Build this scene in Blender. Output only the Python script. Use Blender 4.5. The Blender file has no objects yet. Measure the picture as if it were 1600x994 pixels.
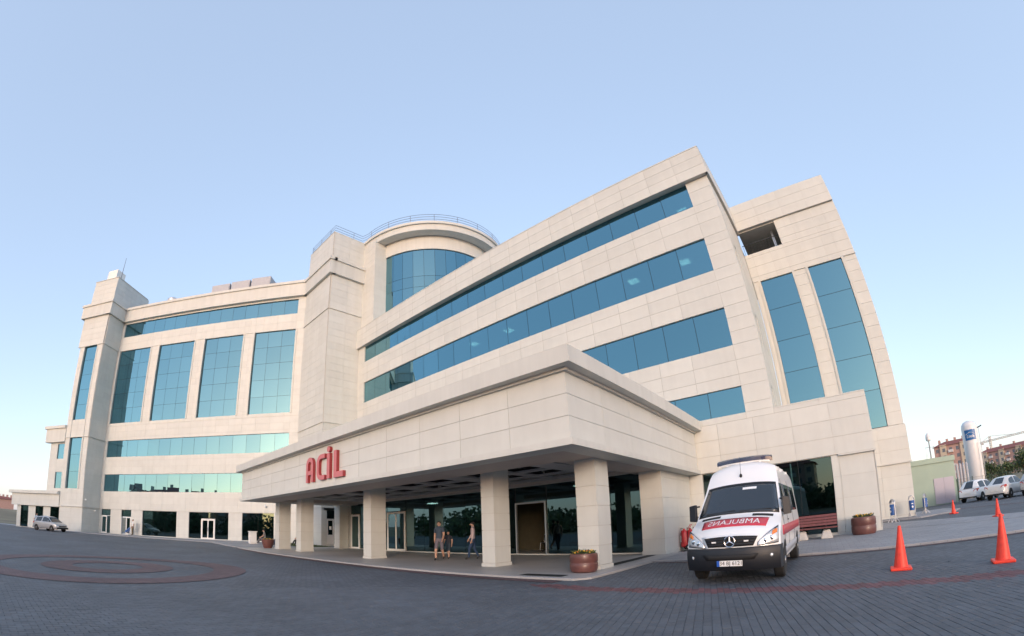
import bpy, math, random
from mathutils import Vector, Matrix
random.seed(7)
R = math.radians
SC = bpy.context.scene
COL = SC.collection

# ------------------------------------------------------------------ camera
CAM_H = 1.35
TILT, ROLL, YAW = 0.18578268, -0.01649674, 0.85808869
FPX, K3, PX, PY = 696.37176, -0.04069488, 662.36684, 700.28707      # cropped fisheye lens of the photograph (1600 px frame)
cam_d = bpy.data.cameras.new('camera')
cam = bpy.data.objects.new('camera', cam_d); COL.objects.link(cam); SC.camera = cam
CAM_ROT = Matrix.Rotation(YAW, 3, 'Z') @ Matrix.Rotation(math.pi / 2 + TILT, 3, 'X') @ Matrix.Rotation(ROLL, 3, 'Z')
cam.matrix_world = Matrix.Translation((0, 0, CAM_H)) @ CAM_ROT.to_4x4()
cam_d.type = 'PANO'
cam_d.panorama_type = 'FISHEYE_LENS_POLYNOMIAL'
cam_d.sensor_fit = 'HORIZONTAL'; cam_d.sensor_width = 36.0
fmm = FPX * 36.0 / 1600.0
cam_d.fisheye_fov = R(230)
cam_d.fisheye_polynomial_k0 = 0.0
cam_d.fisheye_polynomial_k1 = -1.0 / fmm
cam_d.fisheye_polynomial_k2 = 0.0
cam_d.fisheye_polynomial_k3 = -K3 / fmm ** 3
cam_d.fisheye_polynomial_k4 = 0.0
cam_d.shift_x = (800.0 - PX) / 1600.0
cam_d.shift_y = (PY - 497.0) / 994.0
cam_d.clip_start = 0.05; cam_d.clip_end = 9000.0

# ------------------------------------------------------------------ sky, sun, exposure
SUN_DIR = Vector((math.sin(R(142)), math.cos(R(142)), 0.0))     # where the low evening glow stands, behind the camera
SUN_EL = R(9.0)
world = bpy.data.worlds.new('World'); SC.world = world; world.use_nodes = True
wn, wl = world.node_tree.nodes, world.node_tree.links
bg = wn['Background']
sky = wn.new('ShaderNodeTexSky'); sky.sky_type = 'NISHITA'; sky.sun_disc = False
sky.sun_elevation = SUN_EL
sky.sun_rotation = math.atan2(SUN_DIR.x, SUN_DIR.y)
sky.altitude = 300; sky.air_density = 1.0; sky.dust_density = 2.0; sky.ozone_density = 3.0
tnt = wn.new('ShaderNodeMix'); tnt.data_type = 'RGBA'; tnt.blend_type = 'MULTIPLY'; tnt.inputs[0].default_value = 1.0; tnt.inputs[7].default_value = (1.28, 0.89, 0.66, 1)
veil = wn.new('ShaderNodeMix'); veil.data_type = 'RGBA'; veil.blend_type = 'ADD'; veil.inputs[0].default_value = 1.0; veil.inputs[7].default_value = (1.06, 1.34, 1.86, 1)   # even haze over the whole dome
wl.new(sky.outputs[0], tnt.inputs[6]); wl.new(tnt.outputs[2], veil.inputs[6]); wl.new(veil.outputs[2], bg.inputs['Color'])
bg.inputs['Strength'].default_value = 0.15
sun_d = bpy.data.lights.new('sun', 'SUN'); sun = bpy.data.objects.new('sun', sun_d); COL.objects.link(sun)
sun_d.energy = 0.5; sun_d.angle = R(13); sun_d.color = (1.0, 0.98, 0.93)
sd = Vector((SUN_DIR.x * math.cos(SUN_EL), SUN_DIR.y * math.cos(SUN_EL), math.sin(SUN_EL)))
sun.rotation_euler = sd.to_track_quat('Z', 'Y').to_euler()
sun.location = (-10, -40, 30)
SC.view_settings.view_transform = 'Standard'; SC.view_settings.look = 'None'
SC.view_settings.gamma = 1.0; SC.view_settings.use_curve_mapping = False
SC.view_settings.exposure = 1.09
try:
    SC.cycles.use_denoising = True
    SC.cycles.max_bounces = 8; SC.cycles.transparent_max_bounces = 12
    SC.cycles.sample_clamp_indirect = 6.0
except Exception: pass

# ------------------------------------------------------------------ materials
def nodes_of(m):
    m.use_nodes = True
    return m.node_tree.nodes, m.node_tree.links, m.node_tree.nodes['Principled BSDF']
def pmat(name, col, rough=0.6, metal=0.0, var=0.0, vscale=3.0, bump=0.0, bscale=40.0, spec=0.5, coat=0.0, rnd=0.0, emit=None, estr=0.0, big=0.0, streak=0.0):
    m = bpy.data.materials.new(name); n, l, b = nodes_of(m)
    b.inputs['Base Color'].default_value = (*col, 1); b.inputs['Roughness'].default_value = rough
    b.inputs['Metallic'].default_value = metal; b.inputs['Specular IOR Level'].default_value = spec
    b.inputs['Coat Weight'].default_value = coat; b.inputs['Coat Roughness'].default_value = 0.05
    tc = n.new('ShaderNodeTexCoord')
    if var > 0 or rnd > 0:
        nz = n.new('ShaderNodeTexNoise'); nz.inputs['Scale'].default_value = vscale; nz.inputs['Detail'].default_value = 6
        l.new(tc.outputs['Object'], nz.inputs['Vector'])
        mr = n.new('ShaderNodeMapRange'); mr.inputs['From Min'].default_value = 0.3; mr.inputs['From Max'].default_value = 0.7
        mr.inputs['To Min'].default_value = 1 - var; mr.inputs['To Max'].default_value = 1 + var
        l.new(nz.outputs['Fac'], mr.inputs['Value'])
        last = mr.outputs[0]
        if rnd > 0:
            geo = n.new('ShaderNodeNewGeometry'); oi = n.new('ShaderNodeObjectInfo')
            ad = n.new('ShaderNodeMath'); ad.operation = 'ADD'; l.new(geo.outputs['Random Per Island'], ad.inputs[0]); l.new(oi.outputs['Random'], ad.inputs[1])
            fr = n.new('ShaderNodeMath'); fr.operation = 'FRACT'; l.new(ad.outputs[0], fr.inputs[0])
            m2 = n.new('ShaderNodeMapRange'); m2.inputs['To Min'].default_value = 1 - rnd; m2.inputs['To Max'].default_value = 1 + rnd
            l.new(fr.outputs[0], m2.inputs['Value'])
            mu = n.new('ShaderNodeMath'); mu.operation = 'MULTIPLY'; l.new(last, mu.inputs[0]); l.new(m2.outputs[0], mu.inputs[1]); last = mu.outputs[0]
        for amp, scl in ((big, (0.33, 0.33, 0.33)), (streak, (2.2, 2.2, 0.10))):       # weathering fixed in the place, not on the piece
            if amp <= 0: continue
            g2 = n.new('ShaderNodeNewGeometry'); mp = n.new('ShaderNodeMapping'); mp.inputs['Scale'].default_value = scl; l.new(g2.outputs['Position'], mp.inputs['Vector'])
            n3 = n.new('ShaderNodeTexNoise'); n3.inputs['Scale'].default_value = 1.0; n3.inputs['Detail'].default_value = 7; n3.inputs['Roughness'].default_value = 0.62; l.new(mp.outputs[0], n3.inputs['Vector'])
            m3 = n.new('ShaderNodeMapRange'); m3.inputs['From Min'].default_value = 0.32; m3.inputs['From Max'].default_value = 0.68; m3.inputs['To Min'].default_value = 1 - amp; m3.inputs['To Max'].default_value = 1 + amp * 0.6
            l.new(n3.outputs['Fac'], m3.inputs['Value']); mu = n.new('ShaderNodeMath'); mu.operation = 'MULTIPLY'; l.new(last, mu.inputs[0]); l.new(m3.outputs[0], mu.inputs[1]); last = mu.outputs[0]
        vm = n.new('ShaderNodeVectorMath'); vm.operation = 'SCALE'; vm.inputs[0].default_value = col
        l.new(last, vm.inputs['Scale']); l.new(vm.outputs[0], b.inputs['Base Color'])
    if bump > 0:
        n2 = n.new('ShaderNodeTexNoise'); n2.inputs['Scale'].default_value = bscale; n2.inputs['Detail'].default_value = 8
        l.new(tc.outputs['Object'], n2.inputs['Vector'])
        bp = n.new('ShaderNodeBump'); bp.inputs['Strength'].default_value = bump; bp.inputs['Distance'].default_value = 0.01
        l.new(n2.outputs['Fac'], bp.inputs['Height']); l.new(bp.outputs[0], b.inputs['Normal'])
    if emit:
        b.inputs['Emission Color'].default_value = (*emit, 1); b.inputs['Emission Strength'].default_value = estr
    return m
def glass_mat(name, tint, trans, fac0, fac90, rough=0.0):
    m = bpy.data.materials.new(name); m.use_nodes = True; n, l = m.node_tree.nodes, m.node_tree.links
    n.remove(n['Principled BSDF']); out = n['Material Output']
    g = n.new('ShaderNodeBsdfGlossy'); g.inputs['Color'].default_value = (*tint, 1); g.inputs['Roughness'].default_value = rough
    t = n.new('ShaderNodeBsdfTransparent'); t.inputs['Color'].default_value = (*trans, 1)
    lw = n.new('ShaderNodeLayerWeight'); lw.inputs['Blend'].default_value = 0.25
    mr = n.new('ShaderNodeMapRange'); mr.inputs['To Min'].default_value = fac0; mr.inputs['To Max'].default_value = fac90
    l.new(lw.outputs['Facing'], mr.inputs['Value'])
    oi = n.new('ShaderNodeObjectInfo'); vr = n.new('ShaderNodeMapRange'); vr.inputs['To Min'].default_value = 0.955; vr.inputs['To Max'].default_value = 1.035; l.new(oi.outputs['Random'], vr.inputs['Value'])
    vm = n.new('ShaderNodeMath'); vm.operation = 'MULTIPLY'; l.new(mr.outputs[0], vm.inputs[0]); l.new(vr.outputs[0], vm.inputs[1])
    mx = n.new('ShaderNodeMixShader'); l.new(vm.outputs[0], mx.inputs[0]); l.new(t.outputs[0], mx.inputs[1]); l.new(g.outputs[0], mx.inputs[2])
    tc = n.new('ShaderNodeTexCoord'); nz = n.new('ShaderNodeTexNoise'); nz.inputs['Scale'].default_value = 0.35
    l.new(tc.outputs['Object'], nz.inputs['Vector'])
    bp = n.new('ShaderNodeBump'); bp.inputs['Strength'].default_value = 0.06; bp.inputs['Distance'].default_value = 0.05
    l.new(nz.outputs['Fac'], bp.inputs['Height']); l.new(bp.outputs[0], g.inputs['Normal'])
    l.new(mx.outputs[0], out.inputs['Surface'])
    return m
def paver_mat(name, col, joint, ang, bw=0.20, bh=0.12, mortar=0.012, rough=0.75, var=0.2, patch=0.2):
    m = bpy.data.materials.new(name); n, l, b = nodes_of(m)
    tc = n.new('ShaderNodeTexCoord'); mp = n.new('ShaderNodeMapping'); mp.inputs['Rotation'].default_value = (0, 0, ang)
    l.new(tc.outputs['Object'], mp.inputs['Vector'])
    br = n.new('ShaderNodeTexBrick'); br.offset = 0.5
    br.inputs['Scale'].default_value = 1.0; br.inputs['Brick Width'].default_value = bw; br.inputs['Row Height'].default_value = bh
    br.inputs['Mortar Size'].default_value = mortar; br.inputs['Mortar Smooth'].default_value = 0.3; br.inputs['Bias'].default_value = 0.0
    br.inputs['Color1'].default_value = (*[c * (1 - var) for c in col], 1); br.inputs['Color2'].default_value = (*[c * (1 + var) for c in col], 1)
    br.inputs['Mortar'].default_value = (*joint, 1)
    l.new(mp.outputs[0], br.inputs['Vector'])
    nz = n.new('ShaderNodeTexNoise'); nz.inputs['Scale'].default_value = 0.35; nz.inputs['Detail'].default_value = 8; l.new(tc.outputs['Object'], nz.inputs['Vector'])
    mr = n.new('ShaderNodeMapRange'); mr.inputs['From Min'].default_value = 0.3; mr.inputs['From Max'].default_value = 0.7
    mr.inputs['To Min'].default_value = 1 - patch; mr.inputs['To Max'].default_value = 1 + patch; l.new(nz.outputs['Fac'], mr.inputs['Value'])
    vm = n.new('ShaderNodeVectorMath'); vm.operation = 'SCALE'; l.new(br.outputs['Color'], vm.inputs[0]); l.new(mr.outputs[0], vm.inputs['Scale'])
    l.new(vm.outputs[0], b.inputs['Base Color']); b.inputs['Roughness'].default_value = rough
    bp = n.new('ShaderNodeBump'); bp.inputs['Strength'].default_value = 0.5; bp.inputs['Distance'].default_value = 0.006; bp.invert = True
    l.new(br.outputs['Fac'], bp.inputs['Height']); l.new(bp.outputs[0], b.inputs['Normal'])
    return m
M = {}
M['stone'] = pmat('pale_stone', (0.562, 0.578, 0.552), 0.55, var=0.025, vscale=2.0, bump=0.08, bscale=60, rnd=0.03, big=0.03, streak=0.035)
M['joint'] = pmat('stone_joint', (0.48, 0.475, 0.45), 0.85, var=0.06)
M['trim'] = pmat('stone_trim', (0.55, 0.562, 0.535), 0.55, var=0.03, vscale=0.8, bump=0.06, bscale=50, big=0.03, streak=0.06)
M['soffit'] = pmat('painted_soffit', (0.46, 0.41, 0.38), 0.7, var=0.05)
M['ceiling'] = pmat('canopy_ceiling', (0.40, 0.41, 0.44), 0.6, var=0.05)
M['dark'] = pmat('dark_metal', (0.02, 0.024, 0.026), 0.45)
M['mull'] = pmat('dark_mullion', (0.012, 0.016, 0.02), 0.4)
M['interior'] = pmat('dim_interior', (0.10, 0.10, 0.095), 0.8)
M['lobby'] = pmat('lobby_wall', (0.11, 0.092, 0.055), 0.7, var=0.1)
M['glass'] = glass_mat('reflective_glazing', (0.40, 0.80, 0.96), (0.12, 0.19, 0.19), 0.29, 0.92)
M['gglass'] = glass_mat('shopfront_glazing', (0.42, 0.66, 0.70), (0.22, 0.30, 0.30), 0.11, 0.86)
M['white_frame'] = pmat('white_frame', (0.72, 0.72, 0.70), 0.4)
M['alu'] = pmat('brushed_metal', (0.55, 0.55, 0.55), 0.35, metal=0.8)
M['lamp'] = pmat('lit_ceiling_panel', (0.9, 0.9, 0.85), 0.5, emit=(1, 0.97, 0.88), estr=6.0)
M['street'] = paver_mat('grey_paver_sheet', (0.098, 0.110, 0.127), (0.055, 0.064, 0.078), R(76))
M['redsheet'] = paver_mat('red_paver_sheet', (0.116, 0.072, 0.078), (0.07, 0.05, 0.05), R(76))
M['paver'] = pmat('grey_paver', (0.094, 0.107, 0.125), 0.72, var=0.10, vscale=2.0, bump=0.25, bscale=120, rnd=0.10, big=0.18)
M['paver_red'] = pmat('red_paver', (0.145, 0.066, 0.072), 0.75, var=0.12, vscale=2.0, bump=0.25, bscale=120, rnd=0.18, big=0.2)
M['sand'] = pmat('joint_sand', (0.12, 0.128, 0.14), 0.9, var=0.5, vscale=1.3)
M['slabs'] = paver_mat('pavement_slabs', (0.27, 0.275, 0.29), (0.17, 0.17, 0.18), 0.0, 0.4, 0.4, 0.008, 0.7, 0.08, 0.1)
M['granite'] = paver_mat('canopy_floor_slabs', (0.37, 0.36, 0.35), (0.27, 0.265, 0.26), 0.0, 0.8, 0.8, 0.006, 0.5, 0.05, 0.1)
M['kerb'] = pmat('kerb_concrete', (0.36, 0.355, 0.36), 0.8, var=0.12, vscale=4, bump=0.2)
M['field'] = pmat('dry_field', (0.16, 0.135, 0.085), 0.95, var=0.35, vscale=0.05, bump=0.4, bscale=3)
M['grass'] = pmat('lawn_green', (0.07, 0.10, 0.035), 0.9, var=0.3, vscale=8)
M['hill'] = pmat('hill_scrub', (0.06, 0.07, 0.035), 0.95, var=0.35, vscale=0.04)
M['red_sign'] = pmat('red_letter_face', (0.52, 0.15, 0.16), 0.4); M['red_side'] = pmat('red_letter_side', (0.26, 0.03, 0.035), 0.4)
M['black'] = pmat('black_rubber', (0.012, 0.012, 0.013), 0.7)
M['tyre'] = pmat('tyre_rubber', (0.018, 0.018, 0.019), 0.8, var=0.2, vscale=8)
M['leaf'] = pmat('leaf_green', (0.055, 0.085, 0.03), 0.7, var=0.35, vscale=0.6, rnd=0.35)
M['bark'] = pmat('bark', (0.09, 0.07, 0.05), 0.9, var=0.3)
M['terracotta'] = pmat('brown_glazed_pot', (0.125, 0.05, 0.043), 0.42, var=0.15, vscale=5, coat=0.15)
M['flower'] = pmat('yellow_flower', (0.75, 0.48, 0.04), 0.6)
M['flower2'] = pmat('orange_flower', (0.7, 0.22, 0.03), 0.6)
M['cone'] = pmat('orange_plastic', (0.85, 0.055, 0.028), 0.5, var=0.14, vscale=9, bump=0.1, bscale=20)
M['redpaint'] = pmat('red_paint', (0.52, 0.02, 0.025), 0.3, coat=0.3)
M['blue'] = pmat('blue_paint', (0.02, 0.09, 0.30), 0.4)
M['zinc'] = pmat('galvanised_tube', (0.52, 0.53, 0.55), 0.4, metal=0.7)
M['wood_red'] = pmat('red_brown_slat', (0.15, 0.045, 0.045), 0.5, var=0.15, vscale=10)
M['whitevinyl'] = pmat('white_vinyl', (0.82, 0.82, 0.82), 0.4)
M['rail'] = pmat('blue_grey_railing', (0.13, 0.15, 0.20), 0.5)
M['concrete'] = pmat('pale_concrete', (0.50, 0.485, 0.46), 0.85, var=0.1, vscale=6, bump=0.3)

# ------------------------------------------------------------------ mesh helpers
ABS = set()                                          # things whose parts are given in world coordinates
def attach(o, parent):
    o.parent = parent
    if parent.name in ABS: o.matrix_parent_inverse = Matrix.Translation(-parent.location)
class MB:
    def __init__(s): s.v, s.f, s.m = [], [], []
    def add(s, vs, fs, mi=0):
        o = len(s.v); s.v += [tuple(p) for p in vs]
        s.f += [tuple(i + o for i in f) for f in fs]; s.m += [mi] * len(fs)
    def hexa(s, p, mi=0):      # p: 8 points, bottom ring 0-3, top ring 4-7
        s.add(p, [(3, 2, 1, 0), (4, 5, 6, 7), (0, 1, 5, 4), (1, 2, 6, 5), (2, 3, 7, 6), (3, 0, 4, 7)], mi)
    def box(s, x0, x1, y0, y1, z0, z1, mi=0):
        s.hexa([(x0, y0, z0), (x1, y0, z0), (x1, y1, z0), (x0, y1, z0), (x0, y0, z1), (x1, y0, z1), (x1, y1, z1), (x0, y1, z1)], mi)
    def tube(s, pts, r, n=8, mi=0, cap=True):
        pts = [Vector(p) for p in pts]; rr = r if isinstance(r, (list, tuple)) else [r] * len(pts)
        rings = []
        up = None
        for i, p in enumerate(pts):
            d = (pts[min(i + 1, len(pts) - 1)] - pts[max(i - 1, 0)]).normalized()
            if up is None or abs(up.dot(d)) > 0.95:
                up = Vector((0, 0, 1)) if abs(d.z) < 0.9 else Vector((1, 0, 0))
            a = d.cross(up).normalized(); b = d.cross(a).normalized(); up = b.cross(d) * -1 if False else up
            rings.append([p + (a * math.cos(2 * math.pi * k / n) + b * math.sin(2 * math.pi * k / n)) * rr[i] for k in range(n)])
        vs = [q for g in rings for q in g]; fs = []
        for i in range(len(pts) - 1):
            for k in range(n):
                fs.append((i * n + k, i * n + (k + 1) % n, (i + 1) * n + (k + 1) % n, (i + 1) * n + k))
        if cap:
            fs.append(tuple(range(n))[::-1]); fs.append(tuple((len(pts) - 1) * n + k for k in range(n)))
        s.add(vs, fs, mi)
    def lathe(s, prof, c=(0, 0, 0), n=20, mi=0, axis='z'):
        vs, fs = [], []
        for (r, z) in prof:
            for k in range(n):
                a = 2 * math.pi * k / n
                p = (r * math.cos(a), r * math.sin(a), z)
                if axis == 'x': p = (p[2], p[0], p[1])
                if axis == 'y': p = (p[0], p[2], p[1])
                vs.append((c[0] + p[0], c[1] + p[1], c[2] + p[2]))
        for i in range(len(prof) - 1):
            for k in range(n):
                fs.append((i * n + k, i * n + (k + 1) % n, (i + 1) * n + (k + 1) % n, (i + 1) * n + k))
        fs.append(tuple(range(n))[::-1]); fs.append(tuple((len(prof) - 1) * n + k for k in range(n)))
        s.add(vs, fs, mi)
    def prism(s, poly, z0, z1, mi=0):
        n = len(poly); vs = [(x, y, z0) for x, y in poly] + [(x, y, z1) for x, y in poly]
        fs = [tuple(range(n))[::-1], tuple(range(n, 2 * n))] + [(k, (k + 1) % n, n + (k + 1) % n, n + k) for k in range(n)]
        s.add(vs, fs, mi)
    def grid(s, fn, nu, nv, mi=0):
        vs = [fn(i / nu, j / nv) for j in range(nv + 1) for i in range(nu + 1)]
        fs = [(j * (nu + 1) + i, j * (nu + 1) + i + 1, (j + 1) * (nu + 1) + i + 1, (j + 1) * (nu + 1) + i) for j in range(nv) for i in range(nu)]
        s.add(vs, fs, mi)
    def ball(s, c, r, n=10, m=7, mi=0):
        rx, ry, rz = r if isinstance(r, (list, tuple)) else (r, r, r)
        prof = [(math.sin(math.pi * j / m), -math.cos(math.pi * j / m)) for j in range(m + 1)]
        vs, fs = [], []
        for (a, b) in prof:
            for k in range(n):
                t = 2 * math.pi * k / n
                vs.append((c[0] + rx * a * math.cos(t), c[1] + ry * a * math.sin(t), c[2] + rz * b))
        for i in range(m):
            for k in range(n): fs.append((i * n + k, i * n + (k + 1) % n, (i + 1) * n + (k + 1) % n, (i + 1) * n + k))
        s.add(vs, fs, mi)
    def mesh(s, name, mats, smooth=False):
        me = bpy.data.meshes.new(name); me.from_pydata(s.v, [], s.f)
        for m in (mats if isinstance(mats, (list, tuple)) else [mats]): me.materials.append(m)
        for p, mi in zip(me.polygons, s.m): p.material_index = mi
        if smooth:
            me.polygons.foreach_set('use_smooth', [True] * len(me.polygons))
            try: me.set_sharp_from_angle(angle=R(38))
            except Exception: pass
        me.update()
        return me
    def build(s, name, mats, parent=None, smooth=False, loc=None, rz=0.0):
        o = bpy.data.objects.new(name, s.mesh(name, mats, smooth)); COL.objects.link(o)
        if parent: attach(o, parent)
        if loc: o.location = loc
        if rz: o.rotation_euler.z = rz
        return o
def tag(o, label=None, cat=None, group=None, kind=None):
    if label: o['label'] = label
    if cat: o['category'] = cat
    if group: o['group'] = group
    if kind: o['kind'] = kind
    return o
def empty(name, loc=(0, 0, 0), rz=0.0, label=None, cat=None, group=None):
    o = bpy.data.objects.new(name, None); COL.objects.link(o); o.location = loc; o.rotation_euler = (0, 0, rz)
    o.empty_display_size = 0.2
    return tag(o, label, cat, group)
def inst(me, name, parent, loc=(0, 0, 0), rz=0.0):
    o = bpy.data.objects.new(name, me); COL.objects.link(o); attach(o, parent); o.location = loc; o.rotation_euler = (0, 0, rz)
    return o
def copy_tree(o, parent=None):
    c = o.copy(); COL.objects.link(c); c.parent = parent
    for ch in list(o.children): copy_tree(ch, c)
    return c
def ss(a, b, x):
    t = max(0.0, min(1.0, (x - a) / (b - a))); return t * t * (3 - 2 * t)
def gz(x, y):                                        # lie of the land
    r = math.hypot(x, y)
    z = 0.25 * ss(-24, -50, x) + 0.17 * ss(17, 30, y) * ss(-2, 3, x)
    return z + 3.5 * ss(75, 230, r) + 6.0 * ss(230, 900, r)
def text_mesh(txt, size, extrude=0.0, font_shear=0.0, spacing=1.0):
    c = bpy.data.curves.new('t', 'FONT'); c.body = txt; c.size = size; c.extrude = extrude; c.align_x = 'CENTER'; c.align_y = 'CENTER'
    c.space_character = spacing; c.resolution_u = 3; c.shear = font_shear
    o = bpy.data.objects.new('t', c); COL.objects.link(o)
    dg = bpy.context.evaluated_depsgraph_get(); dg.update()
    me = bpy.data.meshes.new_from_object(o.evaluated_get(dg))
    bpy.data.objects.remove(o); return me
class Wall:                                          # a facade: s runs left to right seen from outside, t outward
    def __init__(s, o, d):
        s.o = Vector((o[0], o[1], 0)); s.d = Vector((d[0], d[1], 0)).normalized(); s.n = Vector((s.d.y, -s.d.x, 0))
        s.ang = math.atan2(s.d.y, s.d.x)
    def P(s, a, t, z): return s.o + s.d * a + s.n * t + Vector((0, 0, z))
    def box(s, mb, s0, s1, t0, t1, z0, z1, mi=0):
        P = s.P
        mb.hexa([P(s0, t1, z0), P(s1, t1, z0), P(s1, t0, z0), P(s0, t0, z0), P(s0, t1, z1), P(s1, t1, z1), P(s1, t0, z1), P(s0, t0, z1)], mi)
def lines(a, b, step, must=(), phase=None):          # regular joints with the given edges kept
    n = max(1, round((b - a) / step)); L = [a + (b - a) * k / n for k in range(n + 1)]
    for m_ in must:
        if a + 1e-6 < m_ < b - 1e-6:
            L = [x for x in L if abs(x - m_) > step * 0.36 or x in (a, b)]; L.append(m_)
    return sorted(set(round(x, 4) for x in L))
CAMP = Vector((0, 0, CAM_H))
class Cladding:                                      # collects panels of one thing; the largest in view become parts
    def __init__(s): s.p = []
    def wall(s, W, s0, s1, z0, z1, openings=(), cw=1.73, ch=0.7, t=0.0, back=None, thick=0.25, mb=None):
        S = lines(s0, s1, cw, [q for o in openings for q in o[:2]]); Z = lines(z0, z1, ch, [q for o in openings for q in o[2:]])
        inside = lambda a, b: any(o[0] - 1e-4 < a < o[1] + 1e-4 and o[2] - 1e-4 < b < o[3] + 1e-4 for o in openings)
        for j in range(len(Z) - 1):
            run = None
            for i in range(len(S) - 1):
                c = ((S[i] + S[i + 1]) / 2, (Z[j] + Z[j + 1]) / 2)
                if inside(*c):
                    if run is not None: W.box(mb, run + (0.03 if run == S[0] else 0), S[i], t - thick, t - 0.022, Z[j], Z[j + 1])
                    run = None; continue
                if run is None: run = S[i]
                s.p.append((W, S[i], S[i + 1], Z[j], Z[j + 1], t))
            if run is not None: W.box(mb, run + (0.03 if run == S[0] else 0), S[-1] - 0.03, t - thick, t - 0.022, Z[j], Z[j + 1])
    def finish(s, parent, mat, limit=300, gap=0.006, name='panel', restname='cladding'):
        def size(q):
            W, a, b, z0, z1, t = q; c = W.P((a + b) / 2, t, (z0 + z1) / 2); d = c - CAMP
            return (b - a) * (z1 - z0) * max(0.0, -d.normalized().dot(W.n)) / d.length_squared
        q = sorted(s.p, key=size, reverse=True); rest = MB(); cache = {}
        for k, (W, a, b, z0, z1, t) in enumerate(q):
            w, h = b - a - 2 * gap, z1 - z0 - 2 * gap
            if w < 0.02 or h < 0.02: continue
            if k < limit:
                key = (round(w, 3), round(h, 3))
                if key not in cache:
                    mb = MB(); e = 0.004
                    mb.hexa([(-w / 2, 0.024, -h / 2), (w / 2, 0.024, -h / 2), (w / 2, -0.001, -h / 2), (-w / 2, -0.001, -h / 2)][::1] + [(-w / 2, 0.024, h / 2), (w / 2, 0.024, h / 2), (w / 2, -0.001, h / 2), (-w / 2, -0.001, h / 2)])
                    mb.f = [f[::-1] for f in mb.f]
                    cache[key] = mb.mesh(name, mat)
                p = W.P((a + b) / 2, t + random.uniform(-0.002, 0.002), (z0 + z1) / 2)
                inst(cache[key], name, parent, p, W.ang)
            else:
                W.box(rest, a + gap, b - gap, t - 0.024, t + random.uniform(-0.001, 0.003), z0 + gap, z1 - gap)
        if rest.v: tag(rest.build(restname, mat, parent), kind='stuff')
def window(W, s0, s1, z0, z1, cols, rows, parent, mat='glass', t=-0.12, jit=0.0022, frame='mull', fr=0.03, gapw=0.013, skip=()):
    mb = MB(); W.box(mb, s0 + 0.004, s1 - 0.004, t - 0.075, t - 0.018, z0 + 0.004, z0 + 0.05)
    W.box(mb, s0 + 0.004, s1 - 0.004, t - 0.075, t - 0.018, z1 - 0.05, z1 - 0.004)
    cs = cols if isinstance(cols, (list, tuple)) else [s0 + (s1 - s0) * k / cols for k in range(cols + 1)]
    rs = rows if isinstance(rows, (list, tuple)) else [z0 + (z1 - z0) * k / rows for k in range(rows + 1)]
    for c in cs:
        a, b = max(s0 + 0.006, c - fr), min(s1 - 0.006, c + fr); W.box(mb, a, b, t - 0.08, t - 0.016, z0 + 0.006, z1 - 0.006)
    for r in rs[1:-1]: W.box(mb, s0 + 0.008, s1 - 0.008, t - 0.078, t - 0.017, r - fr, r + fr)
    w = mb.build('window', M[frame], parent); cache = {}
    for i in range(len(cs) - 1):
        for j in range(len(rs) - 1):
            if (i, j) in skip: continue
            a, b, c, d = cs[i] + gapw, cs[i + 1] - gapw, rs[j] + gapw, rs[j + 1] - gapw
            key = (round(b - a, 3), round(d - c, 3))
            if key not in cache:
                g = MB(); g.box(-(b - a) / 2, (b - a) / 2, -0.006, 0.006, -(d - c) / 2, (d - c) / 2); cache[key] = g.mesh('pane', M[mat])
            o = inst(cache[key], 'pane', w, W.P((a + b) / 2, t, (c + d) / 2), 0)
            o.rotation_euler = (random.gauss(0, jit), 0, W.ang + random.gauss(0, jit))
    return w

# ================================================================== THE SETTING: ground, street, pavements
def sheet(name, mat, x0, x1, y0, y1, dz, step=1.5, mask=None, kind='structure'):
    mb = MB(); nx, ny = max(1, math.ceil((x1 - x0) / step)), max(1, math.ceil((y1 - y0) / step))
    vs = [(x0 + (x1 - x0) * i / nx, y0 + (y1 - y0) * j / ny) for j in range(ny + 1) for i in range(nx + 1)]
    fs = [(j * (nx + 1) + i, j * (nx + 1) + i + 1, (j + 1) * (nx + 1) + i + 1, (j + 1) * (nx + 1) + i) for j in range(ny) for i in range(nx)]
    mb.add([(x, y, gz(x, y) + dz) for x, y in vs], fs)
    return tag(mb.build(name, mat, None, True), kind=kind)
mb = MB(); radii = [0, 4, 8, 14, 20, 26, 32, 38, 44, 50, 58, 68, 80, 95, 115, 140, 170, 200, 240, 300, 380, 500, 700, 1000, 1600, 2600, 4200]
NA = 96; vs = [(0, 0, gz(0, 0) - 0.12)]
for r in radii[1:]:
    for k in range(NA):
        a = 2 * math.pi * k / NA; x, y = r * math.cos(a), r * math.sin(a)
        vs.append((x, y, gz(x, y) - 0.12 + (math.sin(x * 0.021) * math.cos(y * 0.017) * 1.2 * ss(80, 200, r))))
fs = [(0, 1 + k, 1 + (k + 1) % NA) for k in range(NA)]
for i in range(len(radii) - 2):
    for k in range(NA):
        a, b = 1 + i * NA, 1 + (i + 1) * NA
        fs.append((a + k, b + k, b + (k + 1) % NA, a + (k + 1) % NA))
mb.add(vs, fs); tag(mb.build('ground', M['field'], None, True), kind='structure')

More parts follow.
